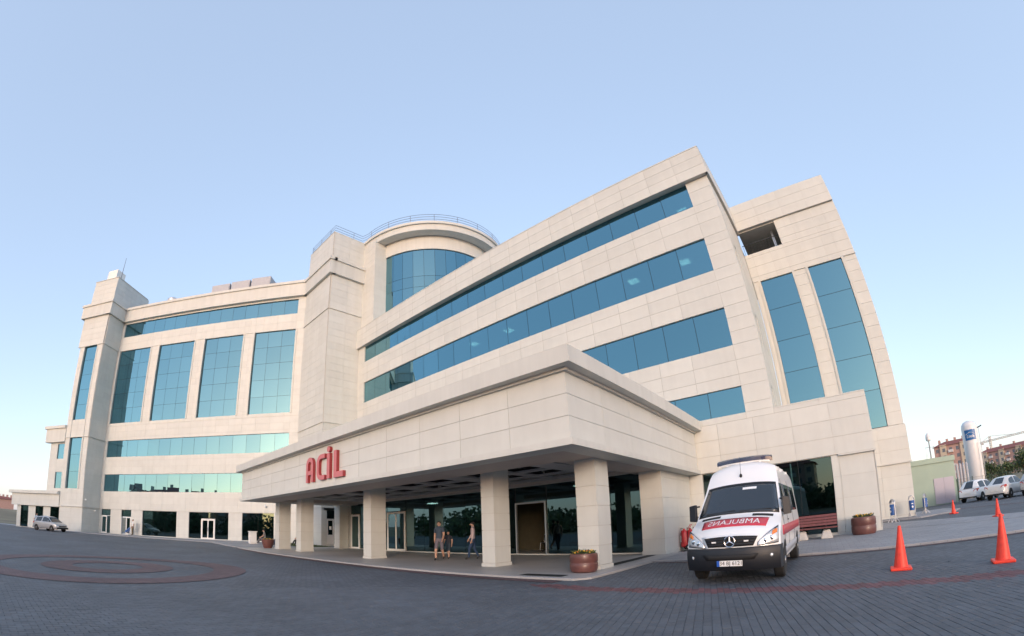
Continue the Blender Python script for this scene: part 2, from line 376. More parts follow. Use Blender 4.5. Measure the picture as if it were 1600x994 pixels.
STREET_Z = -0.05
NEAR = 11.0                                        # pavers are modelled one by one out to this distance
street = sheet('street', M['street'], -78, 34, -34, 52, STREET_Z, 2.0)
def in_band(x, y):                                 # red paver band along the canopy and the parking bays
    if x > -5.2: c = 8.75 - 0.06 * max(0, x + 1) * (0.6 if x < 2 else 1.0)
    else: c = 8.75 + (9.72 - 8.75) * ss(-4.6, -9.5, x)
    return abs(y - c) < 0.28 and x > -32
PA = R(-76)                                        # direction of the paver rows
pd, pn = Vector((math.cos(PA), math.sin(PA))), Vector((-math.sin(PA), math.cos(PA)))
BW, BH = 0.20, 0.12
fwd = Vector((-math.sin(YAW), math.cos(YAW)))
mb = MB(); mb.add([(0, 0, STREET_Z + 0.013)] + [((NEAR + 0.1) * math.sin(R(a)), (NEAR + 0.1) * math.cos(R(a)), STREET_Z + 0.013) for a in range(-118, 40, 3)],
                  [(0, k + 2, k + 1) for k in range(len(range(-118, 40, 3)) - 1)])
tag(mb.build('joint_bed', M['sand'], street), kind='stuff')
mpav = {}
for key in ('paver', 'paver_red'):
    g = MB(); a, b = BW / 2 - 0.002, BH / 2 - 0.0018; c = 0.0028
    g.add([(-a, -b, 0), (a, -b, 0), (a, b, 0), (-a, b, 0), (-a + c, -b + c, 0.02), (a - c, -b + c, 0.02), (a - c, b - c, 0.02), (-a + c, b - c, 0.02)],
          [(4, 5, 6, 7), (0, 1, 5, 4), (1, 2, 6, 5), (2, 3, 7, 6), (3, 0, 4, 7)])
    mpav[key] = (g, g.mesh('paver', M[key]))
spots = []
for j in range(-95, 96):
    for i in range(-58, 59):
        p = pd * ((i + (0.5 if j % 2 else 0)) * BW) + pn * (j * BH)
        x, y = p.x, p.y; r = p.length
        if r > NEAR or r < 3.4: continue
        a = math.degrees(math.atan2(x, y))
        if a < -112 or a > 34: continue
        if y > 9.98 and -31.5 < x < -5.75: continue
        spots.append((r, x, y))
spots.sort()
rest = MB()
for k, (r, x, y) in enumerate(spots):
    key = 'paver_red' if in_band(x, y) else 'paver'; z = STREET_Z + random.uniform(0.0, 0.0035)
    a = PA + random.gauss(0, 0.006); x += random.gauss(0, 0.001); y += random.gauss(0, 0.001)
    if 4.4 < r and len([1 for c in street.children if c.name.startswith('paver')]) < 300 and k < 2600 and -100 < math.degrees(math.atan2(x, y)) < 26 and r > 4.9:
        inst(mpav[key][1], 'paver', street, (x, y, z), a)
    else:
        g = mpav[key][0]; ca, sa = math.cos(a), math.sin(a)
        rest.add([(x + ca * vx - sa * vy, y + sa * vx + ca * vy, z + vz) for vx, vy, vz in g.v], g.f, 1 if key == 'paver_red' else 0)
tag(rest.build('paver_field', [M['paver'], M['paver_red']], street), kind='stuff')
# red bands and the ring pattern beyond the modelled pavers: sheets 4 mm over the street
def strip(name, pts, w, mat, dz, zf=gz):
    mb = MB(); vs = []
    for i, (x, y) in enumerate(pts):
        a, b = pts[max(0, i - 1)], pts[min(len(pts) - 1, i + 1)]; d = Vector((b[0] - a[0], b[1] - a[1])).normalized(); n = Vector((-d.y, d.x)) * (w / 2)
        vs += [(x - n.x, y - n.y, zf(x, y) + dz), (x + n.x, y + n.y, zf(x, y) + dz)]
    mb.add(vs, [(2 * i, 2 * i + 2, 2 * i + 3, 2 * i + 1) for i in range(len(pts) - 1)]); return tag(mb.build(name, mat), kind='structure')
def annulus(name, c, r0, r1, mat, dz):
    mb = MB(); n = 96; vs = []
    for k in range(n):
        a = 2 * math.pi * k / n
        for r in (r0, r1): x, y = c[0] + r * math.cos(a), c[1] + r * math.sin(a); vs.append((x, y, gz(x, y) + dz))
    mb.add(vs, [(2 * k, 2 * k + 1, (2 * k + 3) % (2 * n), (2 * k + 2) % (2 * n)) for k in range(n)]); return tag(mb.build(name, mat), kind='structure')
strip('paving_band', [(-31.5 + k * 1.1, 9.72) for k in range(24)], 0.48, M['redsheet'], STREET_Z + 0.012)
strip('paving_band', [(6.6 + k * 2.0, 8.2 - k * 0.13) for k in range(6)], 0.48, M['redsheet'], STREET_Z + 0.012)
strip('paving_band', [(-5.3 + k * 2.0, 14.62) for k in range(13)], 0.22, M['redsheet'], STREET_Z + 0.012)
strip('paving_band', [(7.9, 32.2), (10, 29.5), (12, 26.0), (16, 22.5), (20, 20.5)], 0.4, M['redsheet'], STREET_Z + 0.012)
RC = (-16.35, 0.35)
annulus('paving_ring', RC, 3.65, 4.75, M['redsheet'], STREET_Z + 0.012)
annulus('paving_ring', RC, 1.2, 2.25, M['redsheet'], STREET_Z + 0.012)

def walkway(name, poly, mat, kw=0.14, top=0.0, kerb_edges=None):     # a raised walk with its kerb stones
    mb = MB(); base = -0.3
    def dens(P):
        out = []
        for i, a in enumerate(P):
            b = P[(i + 1) % len(P)]; n = max(1, int(math.dist(a, b) / 2.0))
            out += [(a[0] + (b[0] - a[0]) * k / n, a[1] + (b[1] - a[1]) * k / n, i) for k in range(n)]
        return out
    D = dens(poly); n = len(D)
    vs = [(x, y, gz(x, y) + top) for x, y, _ in D] + [(x, y, gz(x, y) + base) for x, y, _ in D]
    mb.add(vs, [tuple(range(n))] + [(n + k, n + (k + 1) % n, (k + 1) % n, k) for k in range(n)])
    w = tag(mb.build(name, mat), kind='structure')
    for e in (kerb_edges or []):
        a, b = Vector(poly[e]), Vector(poly[(e + 1) % len(poly)]); d = (b - a).normalized(); nn = Vector((d.y, -d.x)); L = (b - a).length; m_ = max(1, round(L / 1.0))
        for k in range(m_):
            p, q = a + d * (L * k / m_ + 0.006), a + d * (L * (k + 1) / m_ - 0.006); c = (p + q) / 2; g = MB(); h = (q - p).length / 2; z = gz(c.x, c.y)
            g.hexa([(-h, -0.002, -0.25), (h, -0.002, -0.25), (h, kw, -0.25), (-h, kw, -0.25), (-h, 0.01, top + 0.006), (h, 0.01, top + 0.006), (h, kw, top + 0.006), (-h, kw, top + 0.006)])
            g.f = g.f
            o = g.build('kerb_stone', M['kerb'], w, loc=(c.x + nn.x * (-kw) * 0, c.y, z)); ang = math.atan2(d.y, d.x)
            o.rotation_euler.z = ang + math.pi if False else ang
    return w
# polygons run counter-clockwise so the kerb lies on their outer side
walkway('canopy_floor', [(-32.6, 10.02), (-5.95, 10.02), (-5.62, 10.45), (-5.62, 18.6), (-32.6, 18.6)], M['granite'], kerb_edges=[0, 2])
walkway('pavement', [(-5.6, 14.9), (8.6, 14.9), (8.6, 18.9), (2.6, 22.3), (-5.6, 22.3)], M['slabs'], kerb_edges=[0])
walkway('pavement', [(2.66, 22.4), (8.7, 18.95), (26, 13.4), (26, 17.6), (9.0, 21.0), (2.66, 26.6)], M['slabs'])
walkway('pavement', [(2.7, 28.0), (5.2, 27.2), (7.4, 28.6), (8.4, 31.0), (8.2, 34.5), (5.0, 34.6), (2.7, 29.4)], M['slabs'], kerb_edges=[0, 1, 2, 3])
walkway('pavement', [(-78, -18.5), (-55.2, -3.6), (-41.2, 9.9), (-32.65, 10.0), (-32.65, 18.6), (-40.5, 18.6), (-78, -14.6)], M['slabs'], kerb_edges=[0, 1, 2])
g = sheet('lawn', M['grass'], -40.0, -32.9, 15.4, 18.2, 0.015, 0.7, kind='stuff')
g2 = MB()
for k in range(2600):
    x, y = random.uniform(-40, -32.9), random.uniform(15.4, 18.2); z = gz(x, y) + 0.012; a = random.uniform(0, 6.28); h = random.uniform(0.04, 0.10); w = 0.012
    g2.add([(x - w * math.cos(a), y - w * math.sin(a), z), (x + w * math.cos(a), y + w * math.sin(a), z), (x + random.uniform(-.03, .03), y + random.uniform(-.03, .03), z + h)], [(0, 1, 2)])
tag(g2.build('grass', M['grass']), 'short green grass of the lawn strip behind the canopy', 'grass', kind='stuff')
# drain gratings and mats in the canopy floor
mb = MB(); mb.box(-6.75, -6.4, 13.0, 17.4, 0.004, 0.010); mb.box(-16.0, -15.75, 13.4, 18.2, 0.004, 0.010); mb.box(-7.9, -6.5, 10.35, 10.75, 0.004, 0.010)
for k in range(40): mb.box(-6.74, -6.41, 13.03 + k * 0.108, 13.08 + k * 0.108, 0.009, 0.016)
tag(mb.build('drain_grating', M['dark']), kind='structure')

# ================================================================== THE HOSPITAL
hosp = empty('hospital_building', (-20, 22, 0), label='pale stone clad hospital with long bands of blue reflective glazing and a round glass drum', cat='building')
ABS.add(hosp.name)
CL = Cladding(); back = MB()
class Trim(MB):                                      # every moulding its own part
    def hexa(s, p, mi=0):
        g = MB(); g.hexa(p); g.build('moulding', M['trim'], hosp)
trim = Trim()
S2 = 1 / math.sqrt(2)
RW = Wall((-35.2, 22.0), (1, 0))           # right wing front: s = x + 35.2
TF = Wall((-40.6, 18.4), (1, 0))           # tower front
TS = Wall((-35.2, 18.4), (0, 1))           # tower right side
LW = Wall((-40.6 - 25.6 * S2, 18.4 - 25.6 * S2), (S2, S2))   # left wing: s from the end pylon to the tower
PYS = Wall((-56.9, -2.0), (-S2, S2))       # pylon right face (corner -> inner corner)
PYF = Wall((-56.9 - 14.5 * S2, -2.0 - 14.5 * S2), (S2, S2))  # pylon front and annex plane, s = 14.5 at the pylon corner
RB = Wall((-1.6, 29.2), (1, 0))            # right block front
X = lambda x: x + 35.2
# --- right wing
bands = [(5.9, 7.17), (9.2, 11.22), (13.33, 15.34), (17.45, 19.10)]
op = [(X(-34.1), X(-2.95), a, b) for a, b in bands]
CL.wall(RW, 0.0, X(-1.62), 5.6, 19.1, op, 1.73, 0.70, mb=back)
for a, b in bands: window(RW, X(-34.1), X(-2.95), a, b, 18, 1, hosp)
FA = Wall((-35.2, 21.7), (1, 0)); CL.wall(FA, 0.0, X(-1.48), 19.1, 21.08, (), 1.73, 0.66, mb=back, thick=0.2)
back.box(-35.2, -1.55, 21.92, 24, 19.12, 20.9)
trim.box(-35.2, -1.48, 21.68, 22.4, 21.08, 21.14)
RS = Wall((-1.62, 22.0), (0, 1))
CL.wall(RS, 0.0, 7.2, 5.6, 19.1, [(1.2, 1.9, 13.6, 15.2), (1.2, 1.9, 9.3, 11.0), (1.2, 1.9, 6.0, 7.2)], 1.73, 0.70, mb=back)
for a, b in ((13.6, 15.2), (9.3, 11.0), (6.0, 7.2)): window(RS, 1.2, 1.9, a, b, 1, 1, hosp)
FS = Wall((-1.46, 21.7), (0, 1)); CL.wall(FS, 0.0, 7.5, 19.1, 21.08, (), 1.73, 0.66, mb=back, thick=0.16)
trim.box(-2.4, -1.45, 21.7, 30.0, 21.08, 21.14)
back.box(-35.0, -1.9, 22.3, 44, 20.8, 20.95)                 # roof slab
for z in (5.3, 8.6, 12.7, 16.8, 20.2): back.box(-34.9, -1.9, 22.3, 33.0, z - 0.2, z)     # floors
back.box(-34.9, -1.9, 32.9, 33.2, 0.1, 20.7)
# --- low block beside the canopy
op = [(X(-5.47), X(0.61), 0.14, 3.35)]
CL.wall(RW, X(-6.2), X(2.6), 3.37, 5.6, (), 1.73, 0.83, mb=back, thick=0.35)
CL.wall(RW, X(-1.62), X(2.6), 5.6, 5.83, (), 1.73, 0.3, mb=back)
CL.wall(RW, X(-6.2), X(0.95), -0.3, 3.37, op, 1.45, 0.83, t=-0.05, mb=back)
CL.wall(RW, X(0.95), X(2.5), -0.3, 3.37, (), 1.6, 0.83, t=-0.09, mb=back)
RW.box(trim, X(0.95), X(2.63), -0.06, 0.05, 3.30, 3.365)
window(RW, X(-5.47), X(0.61), 0.14, 3.35, 4, 1, hosp, mat='gglass', t=-0.2)
LS = Wall((2.58, 22.1), (0, 1)); CL.wall(LS, 0.0, 7.0, -0.3, 5.8, (), 1.73, 0.83, mb=back)
back.box(-1.6, 2.4, 22.3, 29.0, 5.55, 5.7)
trim.box(-1.6, 2.6, 21.99, 22.25, 5.83, 5.88)
RW.box(trim, X(0.95), X(2.54), -0.09, -0.03, -0.25, 0.16); RW.box(trim, X(-6.2), X(-5.47), -0.05, -0.005, -0.25, 0.16)
# --- right block
U = lambda x: x + 1.6
op = [(U(-1.58), U(1.25), 17.5, 19.36), (U(-1.08), U(1.08), 5.1, 15.44), (U(2.15), U(4.4), 5.1, 15.44)]
CL.wall(RB, 0.0, U(5.35), 5.1, 19.38, op, 1.73, 0.70, mb=back)
rows = [5.12, 7.23, 9.26, 11.28, 13.39, 15.44]
for a, b in ((-1.08, 1.08), (2.15, 4.4)):
    window(RB, U(a), U(b), 5.12, 15.44, 1, rows, hosp)
    RB.box(trim, U(a) - 0.14, U(a), -0.1, 0.05, 5.1, 15.44); RB.box(trim, U(b), U(b) + 0.14, -0.1, 0.05, 5.1, 15.44)
for a, b in ((-1.55, -1.25), (1.25, 1.98), (4.58, 5.37)): RB.box(trim, U(a), U(b), -0.02, 0.07, 15.44, 15.52)
RB.box(trim, U(-1.55), U(-1.28), -0.02, 0.03, 5.1, 15.44)
CL.wall(RB, 0.0, U(5.35), 19.38, 21.4, (), 1.73, 0.66, t=0.16, mb=back)
CL.wall(RB, 0.0, U(5.43), 3.05, 5.08, (), 1.73, 0.68, t=0.08, mb=back)
CL.wall(RB, 0.0, U(5.36), -0.4, 3.05, (), 1.73, 0.68, t=0.0, mb=back)
RB.box(trim, U(4.0) - 2.0, U(5.47), -0.05, 0.12, 3.02, 3.10)
RBS = Wall((5.35, 29.2), (0, 1)); CL.wall(RBS, 0.0, 12.0, -0.4, 21.4, (), 1.73, 0.70, mb=back)
back.box(-1.5, 5.2, 29.6, 41, 21.1, 21.25)
for z in (17.45, 19.45): back.box(-1.5, 5.1, 29.3, 35.0, z - 0.15, z)
back.box(-1.5, 5.1, 34.8, 35.0, 0.1, 21.0); back.box(1.3, 1.5, 29.4, 34.8, 0.1, 19.3)
for z in (5.0, 9.2, 13.3): back.box(-1.5, 5.1, 29.5, 34.8, z - 0.2, z)
g = MB(); g.box(0.62, 0.78, 30.2, 30.36, 17.47, 19.28); g.build('terrace_post', M['alu'], hosp)
g = MB(); g.box(-1.55, 1.2, 29.5, 29.53, 18.4, 18.44)
for k in range(14): g.tube([(-1.5 + k * 0.2, 29.52, 17.46), (-1.5 + k * 0.2, 29.52, 18.42)], 0.012, 5)
g.build('terrace_railing', M['dark'], hosp)
# --- entrance front under the canopy, standing forward of the right wing
EN = Wall((-31.2, 18.4), (1, 0)); E_ = lambda x: x + 31.2
op = [(E_(-30.3), E_(-7.1), 0.05, 3.45)]
CL.wall(EN, 0.0, E_(-6.2), -0.3, 4.6, op, 1.9, 0.72, mb=back)
PIL = Wall((-7.1, 17.76), (1, 0)); CL.wall(PIL, 0.0, 0.98, -0.2, 3.9, (), 0.98, 0.83, mb=back, thick=0.6)
PSD = Wall((-6.12, 17.76), (0, 1)); CL.wall(PSD, 0.0, 4.2, -0.2, 3.9, (), 2.1, 0.83, mb=back)
PIL.box(trim, -0.015, 1.015, -0.3, 0.03, -0.2, 0.14); PSD.box(trim, -0.012, 4.15, -0.03, 0.03, -0.2, 0.135)
# glazing of the entrance, split at its doors
def door(W, s0, s1, z0, z1, leaves, parent, t=-0.06, fw=0.07, frame='white_frame', glass='gglass', handle=True):
    mb = MB(); W.box(mb, s0, s0 + fw, t - 0.05, t + 0.03, z0, z1); W.box(mb, s1 - fw, s1, t - 0.05, t + 0.03, z0, z1); W.box(mb, s0 + fw, s1 - fw, t - 0.05, t + 0.03, z1 - fw, z1)
    d = mb.build('door', M[frame], parent); w = (s1 - s0 - 2 * fw) / leaves
    for k in range(leaves):
        a, b = s0 + fw + w * k + 0.008, s0 + fw + w * (k + 1) - 0.008; l = MB(); q = 0.06
        W.box(l, a, a + q, t - 0.03, t + 0.015, z0 + 0.01, z1 - fw - 0.01); W.box(l, b - q, b, t - 0.03, t + 0.015, z0 + 0.01, z1 - fw - 0.01)
        W.box(l, a + q, b - q, t - 0.03, t + 0.015, z0 + 0.01, z0 + 0.14); W.box(l, a + q, b - q, t - 0.03, t + 0.015, z1 - fw - 0.01 - q, z1 - fw - 0.01)
        l.build('leaf', M[frame], d)
        p = MB(); W.box(p, a + q, b - q, t - 0.012, t + 0.0, z0 + 0.14, z1 - fw - 0.01 - q); p.build('pane', M[glass], d)
        if handle:
            h = MB(); x = b - 0.03 if (leaves == 2 and k == 0) or leaves == 1 else a + 0.03
            h.tube([W.P(x, t + 0.05, z0 + 0.85), W.P(x, t + 0.05, z0 + 1.25)], 0.012, 6); h.build('handle', M['alu'], d)
    return d
def glaz(W, a, b, z0, z1, n, par=None): return window(W, a, b, z0, z1, n, 1, par or hosp, mat='gglass', t=-0.1, jit=0.0012)
glaz(EN, E_(-30.3), E_(-25.5), 2.72, 3.45, 3); glaz(EN, E_(-29.0), E_(-25.5), 0.05, 2.70, 2)
door(EN, E_(-30.25), E_(-29.05), 0.02, 2.66, 1, hosp)
glaz(EN, E_(-25.45), E_(-23.35), 2.72, 3.45, 1); door(EN, E_(-25.42), E_(-23.38), 0.02, 2.68, 2, hosp, handle=False)
glaz(EN, E_(-23.3), E_(-14.25), 0.05, 3.45, 5)
glaz(EN, E_(-14.2), E_(-12.3), 2.66, 3.45, 1)                 # over the open sliding door
mb = MB(); EN.box(mb, E_(-14.2), E_(-14.13), -0.12, 0.0, 0.01, 2.64); EN.box(mb, E_(-12.38), E_(-12.31), -0.12, 0.0, 0.01, 2.64); EN.box(mb, E_(-14.13), E_(-12.38), -0.12, 0.0, 2.57, 2.64)
mb.build('sliding_door_frame', M['alu'], hosp)
glaz(EN, E_(-12.27), E_(-7.1), 0.05, 3.45, 3)
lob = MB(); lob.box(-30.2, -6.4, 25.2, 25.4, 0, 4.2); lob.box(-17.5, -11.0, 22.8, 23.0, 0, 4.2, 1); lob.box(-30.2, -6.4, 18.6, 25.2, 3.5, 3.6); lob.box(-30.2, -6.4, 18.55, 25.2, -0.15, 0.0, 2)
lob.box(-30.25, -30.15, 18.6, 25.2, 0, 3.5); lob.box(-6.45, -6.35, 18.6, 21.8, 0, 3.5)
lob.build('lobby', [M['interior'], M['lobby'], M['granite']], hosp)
back.box(-31.2, -6.2, 18.65, 22.1, 4.3, 4.55)
for x, y, z in ((-12.0, 21.0, 3.47), (-11.2, 20.2, 3.47)):
    g = MB(); g.box(x - 0.1, x + 0.1, y - 0.1, y + 0.1, z - 0.03, z); g.build('ceiling_light', M['lamp'], hosp)
for (W, x, y, z) in ((0, -5.07, 25.76, 16.58), (0, -8.74, 25.8, 16.58), (0, -19.48, 25.84, 16.58), (0, -23.1, 25.7, 16.58), (0, -4.17, 25.0, 19.98), (0, -25.6, 22.9, 3.48)):
    g = MB(); g.box(x - 0.3, x + 0.3, y - 0.3, y + 0.3, z - 0.05, z - 0.01); g.build('ceiling_light', M['lamp'], hosp)
# --- tower
def bands_wall(W, s0, s1, z0, z1, op=(), cw=1.8, ch=0.72, t=0.0): CL.wall(W, s0, s1, z0, z1, op, cw, ch, t=t, mb=back)
op = [(E_(0), 0, 0, 0)]
for W, L in ((TF, 5.4), (TS, 3.9)):
    o2 = [(0.55, 2.6, 0.25, 3.2)] if W is TS else []
    bands_wall(W, 0.0, L, -0.2, 3.45, o2); bands_wall(W, 0.0, L, 3.45, 11.22, t=0.03); bands_wall(W, 0.0, L, 11.22, 22.8, t=0.06); bands_wall(W, 0.0, L, 22.8, 26.7, t=0.12)
    bands_wall(W, 0.0, L, 28.6, 32.15, t=0.06)
window(TS, 1.32, 2.6, 0.25, 3.2, 1, [0.25, 2.45, 3.2], hosp, mat='gglass')
window(TS, 0.55, 1.30, 2.5, 3.2, 1, 1, hosp, mat='gglass')
td = door(TS, 0.56, 1.30, 0.2, 2.46, 1, hosp)
g = MB(); TS.box(g, 0.70, 1.16, -0.075, -0.045, 0.3, 1.05); g.build('kick_panel', M['white_frame'], td)
g = MB(); TS.box(g, 0.82, 1.04, -0.045, -0.04, 1.5, 1.8); g.build('notice', M['whitevinyl'], td)
back.box(-37.3, -37.1, 18.7, 30, -0.1, 27.0); back.box(-37.1, -35.5, 18.7, 22.0, 3.4, 3.5)
# --- left wing
ls = lambda s: 25.6 - s                     # measured from the tower
big = [(ls(25.45), ls(20.35)), (ls(18.98), ls(13.8)), (ls(12.35), ls(7.28)), (ls(5.87), ls(0.98))]
low = [(ls(25.61), ls(24.04)), (ls(22.27), ls(20.73)), (ls(19.0), ls(14.14)), (ls(12.49), ls(7.55)), (ls(5.95), ls(2.38))]
op = [(a, b, 0.3, 3.07) for a, b in low]
low2 = [(max(a, 0.02), b) for a, b in low]
CL.wall(LW, -0.35, 25.6, -0.2, 3.12, [(max(a, 0.0), b, 0.3, 3.07) for a, b in low], 1.64, 0.75, mb=back)
CL.wall(LW, -0.35, 25.6, 3.12, 13.0, [(ls(25.45), ls(0.98), 5.17, 7.18), (ls(25.45), ls(0.98), 9.24, 11.22)], 1.64, 0.69, t=0.03, mb=back)
CL.wall(LW, -0.35, 25.6, 13.0, 24.4, [(a, b, 13.35, 22.75) for a, b in big], 1.64, 0.72, t=0.05, mb=back)
CL.wall(LW, -0.35, 25.6, 24.4, 26.72, [(ls(25.45), ls(0.98), 24.65, 26.5)], 1.64, 0.72, t=0.03, mb=back)
for z0, z1 in ((5.17, 7.18), (9.24, 11.22), (24.65, 26.5)): window(LW, ls(25.45), ls(0.98), z0, z1, 15, 1, hosp, jit=0.004)
for a, b in big:
    window(LW, a, b, 13.35, 22.75, 3, 5, hosp)
    LW.box(trim, a - 0.16, a, -0.08, 0.13, 13.3, 22.83); LW.box(trim, b, b + 0.16, -0.08, 0.13, 13.3, 22.83)
for k in range(3): LW.box(trim, big[k][1] + 0.3, big[k + 1][0] - 0.3, 0.0, 0.10, 22.75, 22.84)
glaz(LW, low2[0][0], low2[0][1], 2.35, 3.07, 1); glaz(LW, low2[0][0] + 0.95, low2[0][1], 0.3, 2.3, 1); door(LW, low2[0][0] + 0.02, low2[0][0] + 0.93, 0.28, 2.33, 1, hosp)
glaz(LW, low2[1][0], low2[1][1], 2.3, 3.07, 1); door(LW, low2[1][0] + 0.75, low2[1][1] - 0.02, 0.28, 2.28, 1, hosp)
mb = MB(); LW.box(mb, low2[1][0], low2[1][0] + 0.06, -0.12, 0.0, 0.28, 2.28); mb.build('door_frame', M['white_frame'], hosp)
glaz(LW, low2[2][0], low2[2][1], 0.3, 3.07, 3)
a, b = low2[3]; glaz(LW, a, a + 1.55, 0.3, 3.07, 1); glaz(LW, a + 3.32, b, 0.3, 3.07, 1); glaz(LW, a + 1.58, a + 3.3, 2.42, 3.07, 1); door(LW, a + 1.58, a + 3.3, 0.28, 2.4, 2, hosp, fw=0.12)
glaz(LW, low2[4][0], low2[4][1], 0.3, 3.07, 2)
for k in range(4): LW.box(trim, low2[k][1] + 0.25, low2[k + 1][0] - 0.25, -0.02, 0.05, 3.05, 3.12)
for z in (4.9, 8.9, 12.9, 17, 21, 24.3, 26.9):
    g0, g1 = 0.2, 25.4; LW.box(back, g0, g1, -10.0, -0.3, z - 0.2, z)
LW.box(back, 0.2, 25.4, -10.2, -10.0, 0.0, 27.0)
# cornice running round pylon, left wing and tower; parapets
def cornice(W, s0, s1, e0=0.0, e1=0.0):
    W.box(trim, s0 - 0.42 * e0, s1 + 0.42 * e1, -0.3, 0.42, 26.72, 28.30)
    W.box(trim, s0 - 0.56 * e0, s1 + 0.56 * e1, -0.3, 0.56, 28.30, 28.62)
cornice(LW, -0.35, 25.6, 0, 0.18); cornice(TF, 0.0, 5.4, 0.18, 1); cornice(TS, 0.0, 4.4, 0, 0); cornice(PYS, 0.0, 2.9, 1, 0)
cornice(PYF, 14.5 - 4.5, 14.5, 1, 0.0)
LW.box(back, -3, 25.4, -14, -0.4, 26.9, 27.1)
for z in (11.2, 22.78):
    TF.box(trim, 0, 5.4 + 0.12, 0.0, 0.12 + (0.04 if z > 20 else 0), z - 0.03, z + 0.05); TS.box(trim, 0.0, 3.6, 0.0, 0.12 + (0.04 if z > 20 else 0), z - 0.03, z + 0.05)
back.box(-40.4, -35.4, 18.6, 30, 31.6, 31.75); trim.box(-40.64, -35.12, 18.32, 18.75, 32.15, 32.25); trim.box(-35.55, -35.12, 18.75, 23.0, 32.15, 32.25); trim.box(-40.64, -40.2, 18.75, 24.0, 32.15, 32.25)
TL = Wall((-40.6, 24.0), (0, -1)); bands_wall(TL, 0, 5.6, 28.6, 32.15)
# --- end pylon
for W, s0, s1 in ((PYS, 0.0, 2.9), (PYF, 14.5 - 4.15, 14.5)):
    o2 = [(14.5 - 3.24, 14.5 - 1.1, 5.17, 11.22)] if W is PYF else []; o3 = [(14.5 - 3.24, 14.5 - 1.0, 13.35, 22.8)] if W is PYF else []
    e = 0.35 if W is PYF else 0
    bands_wall(W, s0, s1, -0.2, 3.12); bands_wall(W, s0, s1, 3.12, 11.24, o2, t=0.03); bands_wall(W, s0, s1, 11.24, 22.8, o3, t=0.06); bands_wall(W, s0 - e, s1, 22.8, 26.72, t=0.12); bands_wall(W, s0, s1 + (4.0 if W is PYS else 0), 28.6, 32.15, t=0.0)
    for z in (3.1, 11.22, 22.78): W.box(trim, s0 - e, s1 + (0.1 if W is PYF else 0), -0.02, 0.16, z - 0.03, z + 0.05)
window(PYF, 14.5 - 3.24, 14.5 - 1.1, 5.17, 11.22, 1, 3, hosp); window(PYF, 14.5 - 3.24, 14.5 - 1.0, 13.35, 22.8, 1, 5, hosp)
for a in (3.24, 1.1 - 0.15): PYF.box(trim, 14.5 - a - (0.15 if a > 2 else 0), 14.5 - a + (0 if a > 2 else 0.15), -0.05, 0.12, 5.17, 22.8)
PYF.box(back, 14.5 - 4.1, 14.3, -6.0, -0.4, 31.7, 31.9); PYF.box(back, 14.5 - 4.1, 14.3, -3.0, -2.8, 0, 31.7)
PYB = Wall(PYF.P(14.5 - 4.15, -6.6, 0)[:2], tuple(PYF.n[:2])); bands_wall(PYB, 0, 6.6, 11.0, 32.15)
PYF.box(trim, 14.5 - 4.2, 14.55, -6.6, 0.06, 32.15, 32.22)
# --- lower wing and annex left of the pylon
CL.wall(PYF, 14.5 - 7.3, 14.5 - 4.15, 4.8, 10.75, [(14.5 - 5.85, 14.5 - 4.4, 8.75, 10.6), (14.5 - 5.85, 14.5 - 4.4, 5.2, 7.15)], 1.6, 0.7, t=-0.3, mb=back)
window(PYF, 14.5 - 5.85, 14.5 - 4.4, 8.75, 10.6, 1, 1, hosp, t=-0.42); window(PYF, 14.5 - 5.85, 14.5 - 4.4, 5.2, 7.15, 1, 1, hosp, t=-0.42)
PYF.box(trim, 14.5 - 8.0, 14.5 - 4.16, -0.5, 0.15, 10.75, 12.4); PYF.box(trim, 14.5 - 8.2, 14.5 - 4.16, -0.5, 0.35, 12.4, 12.75)
PYF.box(back, 14.5 - 7.25, 14.5 - 4.2, -6, -0.6, 4.8, 12.2)
aw = [(14.5 - 12.28, 14.5 - 10.7), (14.5 - 9.04, 14.5 - 7.55), (14.5 - 6.0, 14.5 - 4.4)]
CL.wall(PYF, 14.5 - 13.3, 14.5 - 4.15, -0.2, 2.95, [(a, b, 0.3, 2.9) for a, b in aw], 1.6, 0.75, t=-0.2, mb=back)
for a, b in aw: glaz(PYF, a, b, 0.3, 2.9, 1)
CL.wall(PYF, 14.5 - 14.2, 14.5 - 4.15, 2.95, 4.45, (), 1.9, 0.75, t=0.15, mb=back); PYF.box(trim, 14.5 - 14.6, 14.5 - 4.2, -0.6, 0.45, 4.45, 4.82)
PYF.box(back, 14.5 - 14.1, 14.5 - 4.2, -6, -0.5, 3.0, 4.4); PYF.box(back, 14.5 - 13.2, 14.5 - 4.2, -4, -3.8, 0.0, 3.0)
# --- glass drum
DC, DR = Vector((-34.6, 31.26)), 7.75
def arc(a, r, z): return (DC.x + r * math.cos(R(a)), DC.y + r * math.sin(R(a)), z)
def ring(mb, a0, a1, r0, r1, z0, z1, n=60, mi=0):
    for k in range(n):
        a, b = a0 + (a1 - a0) * k / n, a0 + (a1 - a0) * (k + 1) / n
        mb.hexa([arc(a, r1, z0), arc(b, r1, z0), arc(b, r0, z0), arc(a, r0, z0), arc(a, r1, z1), arc(b, r1, z1), arc(b, r0, z1), arc(a, r0, z1)], mi)
mb = MB(); ring(mb, -96, 60, 8.0, 9.0, 31.25, 32.0, 78); ring(mb, -96, 60, 8.2, 9.18, 32.0, 32.3, 78); ring(mb, -96, 60, 7.0, 8.05, 31.32, 31.4, 78); ring(mb, -96, 60, 7.0, 7.86, 29.6, 31.32, 78)
mb.build('drum_cornice', M['trim'], hosp, True)
mb = MB(); mb.prism([(arc(a, 7.3, 0)[0], arc(a, 7.3, 0)[1]) for a in range(-180, 180, 10)], 31.5, 31.7); mb.build('drum_roof', M['joint'], hosp)
wdw = MB(); angs = [-79.6 + 8.35 * k for k in range(16)]
